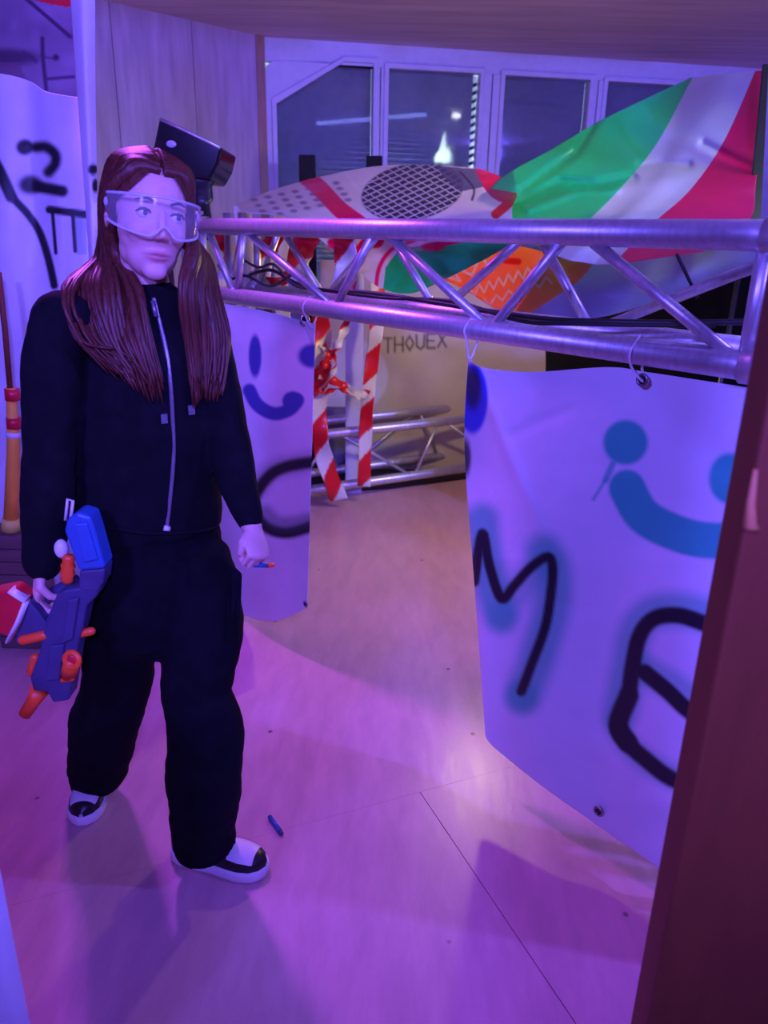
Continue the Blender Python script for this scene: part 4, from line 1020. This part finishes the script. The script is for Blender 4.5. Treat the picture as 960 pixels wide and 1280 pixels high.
# shoes
def shoe(heel, toe):
    heel, toe = Vector(heel), Vector(toe); d = (toe-heel); L = d.length; d.normalize(); sdv = Vector((-d.y, d.x, 0))
    def wdt(t): return np.interp(t, [0,.04,.12,.3,.45,.62,.75,.87,.95,1], [.012,.024,.033,.036,.036,.042,.045,.040,.027,.006])
    def hgt(t): return np.interp(t, [0,.05,.3,.42,.6,.72,.85,.95,1], [.075,.09,.09,.078,.052,.046,.040,.030,.015])
    def pt(x, y, z): return heel + d*(x*L) + sdv*y + Vector((0,0,z))
    root = empty('shoe', heel)
    ts = np.linspace(0,1,28)
    sole_o = [(t, wdt(t)+.005) for t in ts]
    out = [pt(t*1.02-.01, w_, 0) for t, w_ in sole_o] + [pt(t*1.02-.01, -w_, 0) for t, w_ in reversed(sole_o)]
    so_ = mk('sole', prism([p_+Vector((0,0,.002)) for p_ in out], (0,0,.028)), M_white, None, bevel=.004)
    NT, NA_ = 40, 25; g = {}
    reg = {'upper': [], 'toe_box': [], 'toe_guard': []}; V = []
    for i in range(NT):
        t = i/(NT-1)
        for j in range(NA_):
            a = PI*j/(NA_-1); V.append(pt(t, wdt(t)*math.cos(a), .026+hgt(t)*math.sin(a)**.75))
    for i in range(NT-1):
        for j in range(NA_-1):
            t = (i+.5)/(NT-1); a = (j+.5)/(NA_-1)
            r = 'upper' if t < .64 else ('toe_box' if (.18 < a < .82 and t < .905) else 'toe_guard')
            reg[r].append((i*NA_+j, (i+1)*NA_+j, (i+1)*NA_+j+1, i*NA_+j+1))
    objs = [so_]
    for r, m_ in (('upper',M_shoe),('toe_box',M_white),('toe_guard',M_shoe)):
        used = sorted({i for f_ in reg[r] for i in f_}); mp_ = {k: i for i, k in enumerate(used)}
        objs.append(mk(r, ([V[k] for k in used], [tuple(mp_[i] for i in f_) for f_ in reg[r]]), m_))
    for k in range(4):
        t = .40+k*.055; z = .028+hgt(t)
        objs.append(mk('lace', tube([pt(t,-.022,z-.008),pt(t+.01,0,z+.002),pt(t,.022,z-.008)], .0028, 6), M_shoe))
    bpy.data.objects.remove(root)
    base = objs[1]; base.name = 'shoe'; attach(base, person)
    for o in objs:
        if o is not base: attach(o, base)
tL = atz(103,1033); shoe(tL+Vector((-.035,.25,0)), tL)
tR = atz(334,1092); hR = tR+Vector((-.245,.060,0)); shoe(hR, tR)

# ------------------------------------------------------------------ toy blaster in her right hand
BY = 1.415
def bl(px, py, dy=0.0): return P(px, py, BY+dy)
tb_ = empty('toy_blaster', bl(66,760), 'blue and orange toy dart blaster pointing down in the right hand', 'toy blaster')
def slab(name, poly, d0, d1, m, bev=.004, parent=None): return mk(name, prism([bl(a,c,d0) for a,c in poly], Vector((0,d1-d0,0))), m, parent or tb_, smooth=False, bevel=bev)
sk_ = slab('stock', [(83,650),(96,641),(112,646),(118,664),(131,711),(98,714),(80,664)], -.025, .03, M_blue, .006)
slab('stock_ridge', [(92,655),(108,654),(122,700),(104,704)], -.031, -.024, M_blue, .003, sk_)
slab('stock_foot', [(99,714),(131,711),(129,729),(121,740),(98,738)], -.022, .028, M_navy, .004, sk_)
mk('strap_loop', tube([bl(82,650),bl(85,624),bl(91,626),bl(88,650)], .0035, 8), M_string, tb_)
slab('receiver', [(96,735),(126,735),(119,748),(108,758),(103,785),(97,806),(92,838),(86,876),(66,879),(59,866),(41,864),(37,848),(48,818),(57,776),(70,745),(80,738)], -.02, .03, M_navy, .005)
slab('side_rail', [(84,750),(98,748),(90,800),(76,806)], -.028, -.018, M_navy, .003)
slab('side_rail', [(62,808),(80,806),(74,850),(56,852)], -.028, -.018, M_navy, .003)
n_ = 9; gpts = [bl(86-1.5*k/n_*2, 694+35*k/(n_-1), -.018) for k in range(n_)]
mk('ribbed_pad', tube(gpts, [(.009,.008),(.013,.010),(.011,.009),(.015,.011),(.012,.010),(.016,.011),(.012,.010),(.014,.010),(.006,.006)], 12, ref=(0,1,0)), M_orange, tb_)
mk('knob', ellipsoid(bl(77,686,-.004), (.014,.014,.020)), M_white, tb_)
gr_ = mk('grip', tube([bl(92,726,.03),P(66,742,1.462),P(40,764,1.470)], [(.012,.016),(.013,.017),(.014,.018)], 12, ref=(0,1,0), round_ends=True), M_navy, tb_)
mk('priming_bar', tube([bl(29,800,-.012),bl(56,794,-.012)], .0105, 14, round_ends=True), M_orange, tb_)
rg1 = mk('barrel_ring', torus(bl(90,825,-.052), Vector((-.25,-1,.25)), .0155, .0065, 24, 10), M_orange, tb_)
mk('barrel_cup', tube([bl(90,826,-.050),bl(86,842,-.012)], [.0155,.018], 18), M_orange, rg1)
mk('barrel_hole', ellipsoid(bl(90,825,-.051), (.011,.004,.011)), M_red, rg1)
mk('trigger_nub', tube([bl(96,793,-.005),bl(114,789,-.005)], .009, 12, round_ends=True), M_orange, tb_)
mk('slide_lug', tube([bl(44,822,-.006),bl(39,840,-.006)], .0095, 12, round_ends=True), M_orange, tb_)
mk('lower_lug', tube([bl(79,850,-.022),bl(90,848,-.022)], .006, 10, round_ends=True), M_orange, tb_)
mk('muzzle', tube([bl(50,862,-.002),bl(42,876,-.004),bl(31,893,-.006)], [.020,.015,.0135], 18), M_orange, tb_)
mg = slab('magazine', [(15,737),(33,749),(24,773),(12,797),(-18,785),(-12,742)], -.016, .03, M_red, .004); mg['label'] = 'red magazine with white rims'
mk('magazine_rim', tube([bl(14,736,-.010),bl(34,749,-.010)], [(.004,.018)]*2, 8, ref=(0,1,0)), M_white, mg)
mk('magazine_rim', tube([bl(33,752,-.012),bl(24,775,-.012),bl(11,800,-.012)], [(.005,.016)]*3, 8, ref=(0,1,0)), M_white, mg)
slab('magazine_bracket', [(36,752),(48,765),(60,782),(54,796),(22,806),(18,800),(29,774)], -.010, .024, M_navy, .003)
# orange-tipped dart in her left hand
_f = Vector((-.55,-.35,.35)); _d = HRd.normalized(); _f = (_f-_d*_d.dot(_f)).normalized(); _m = Vector((-.75,.25,-.62)); _m = (_m-_d*_d.dot(_m)-_f*_f.dot(_m)).normalized()
hd1 = wR+_d*.074+_m*.026-_f*.004; hd0 = hd1-_f*.050
hdt = empty('foam_dart', hd1, 'small orange-tipped foam dart held in the closed left hand', 'foam dart')
mk('dart_tip', tube([hd0, lerp(hd0,hd1,.3)], [.005,.0062], 12, round_ends=True), M_orange, hdt); mk('dart_body', tube([lerp(hd0,hd1,.3), hd1], .006, 12), M_blue, hdt)
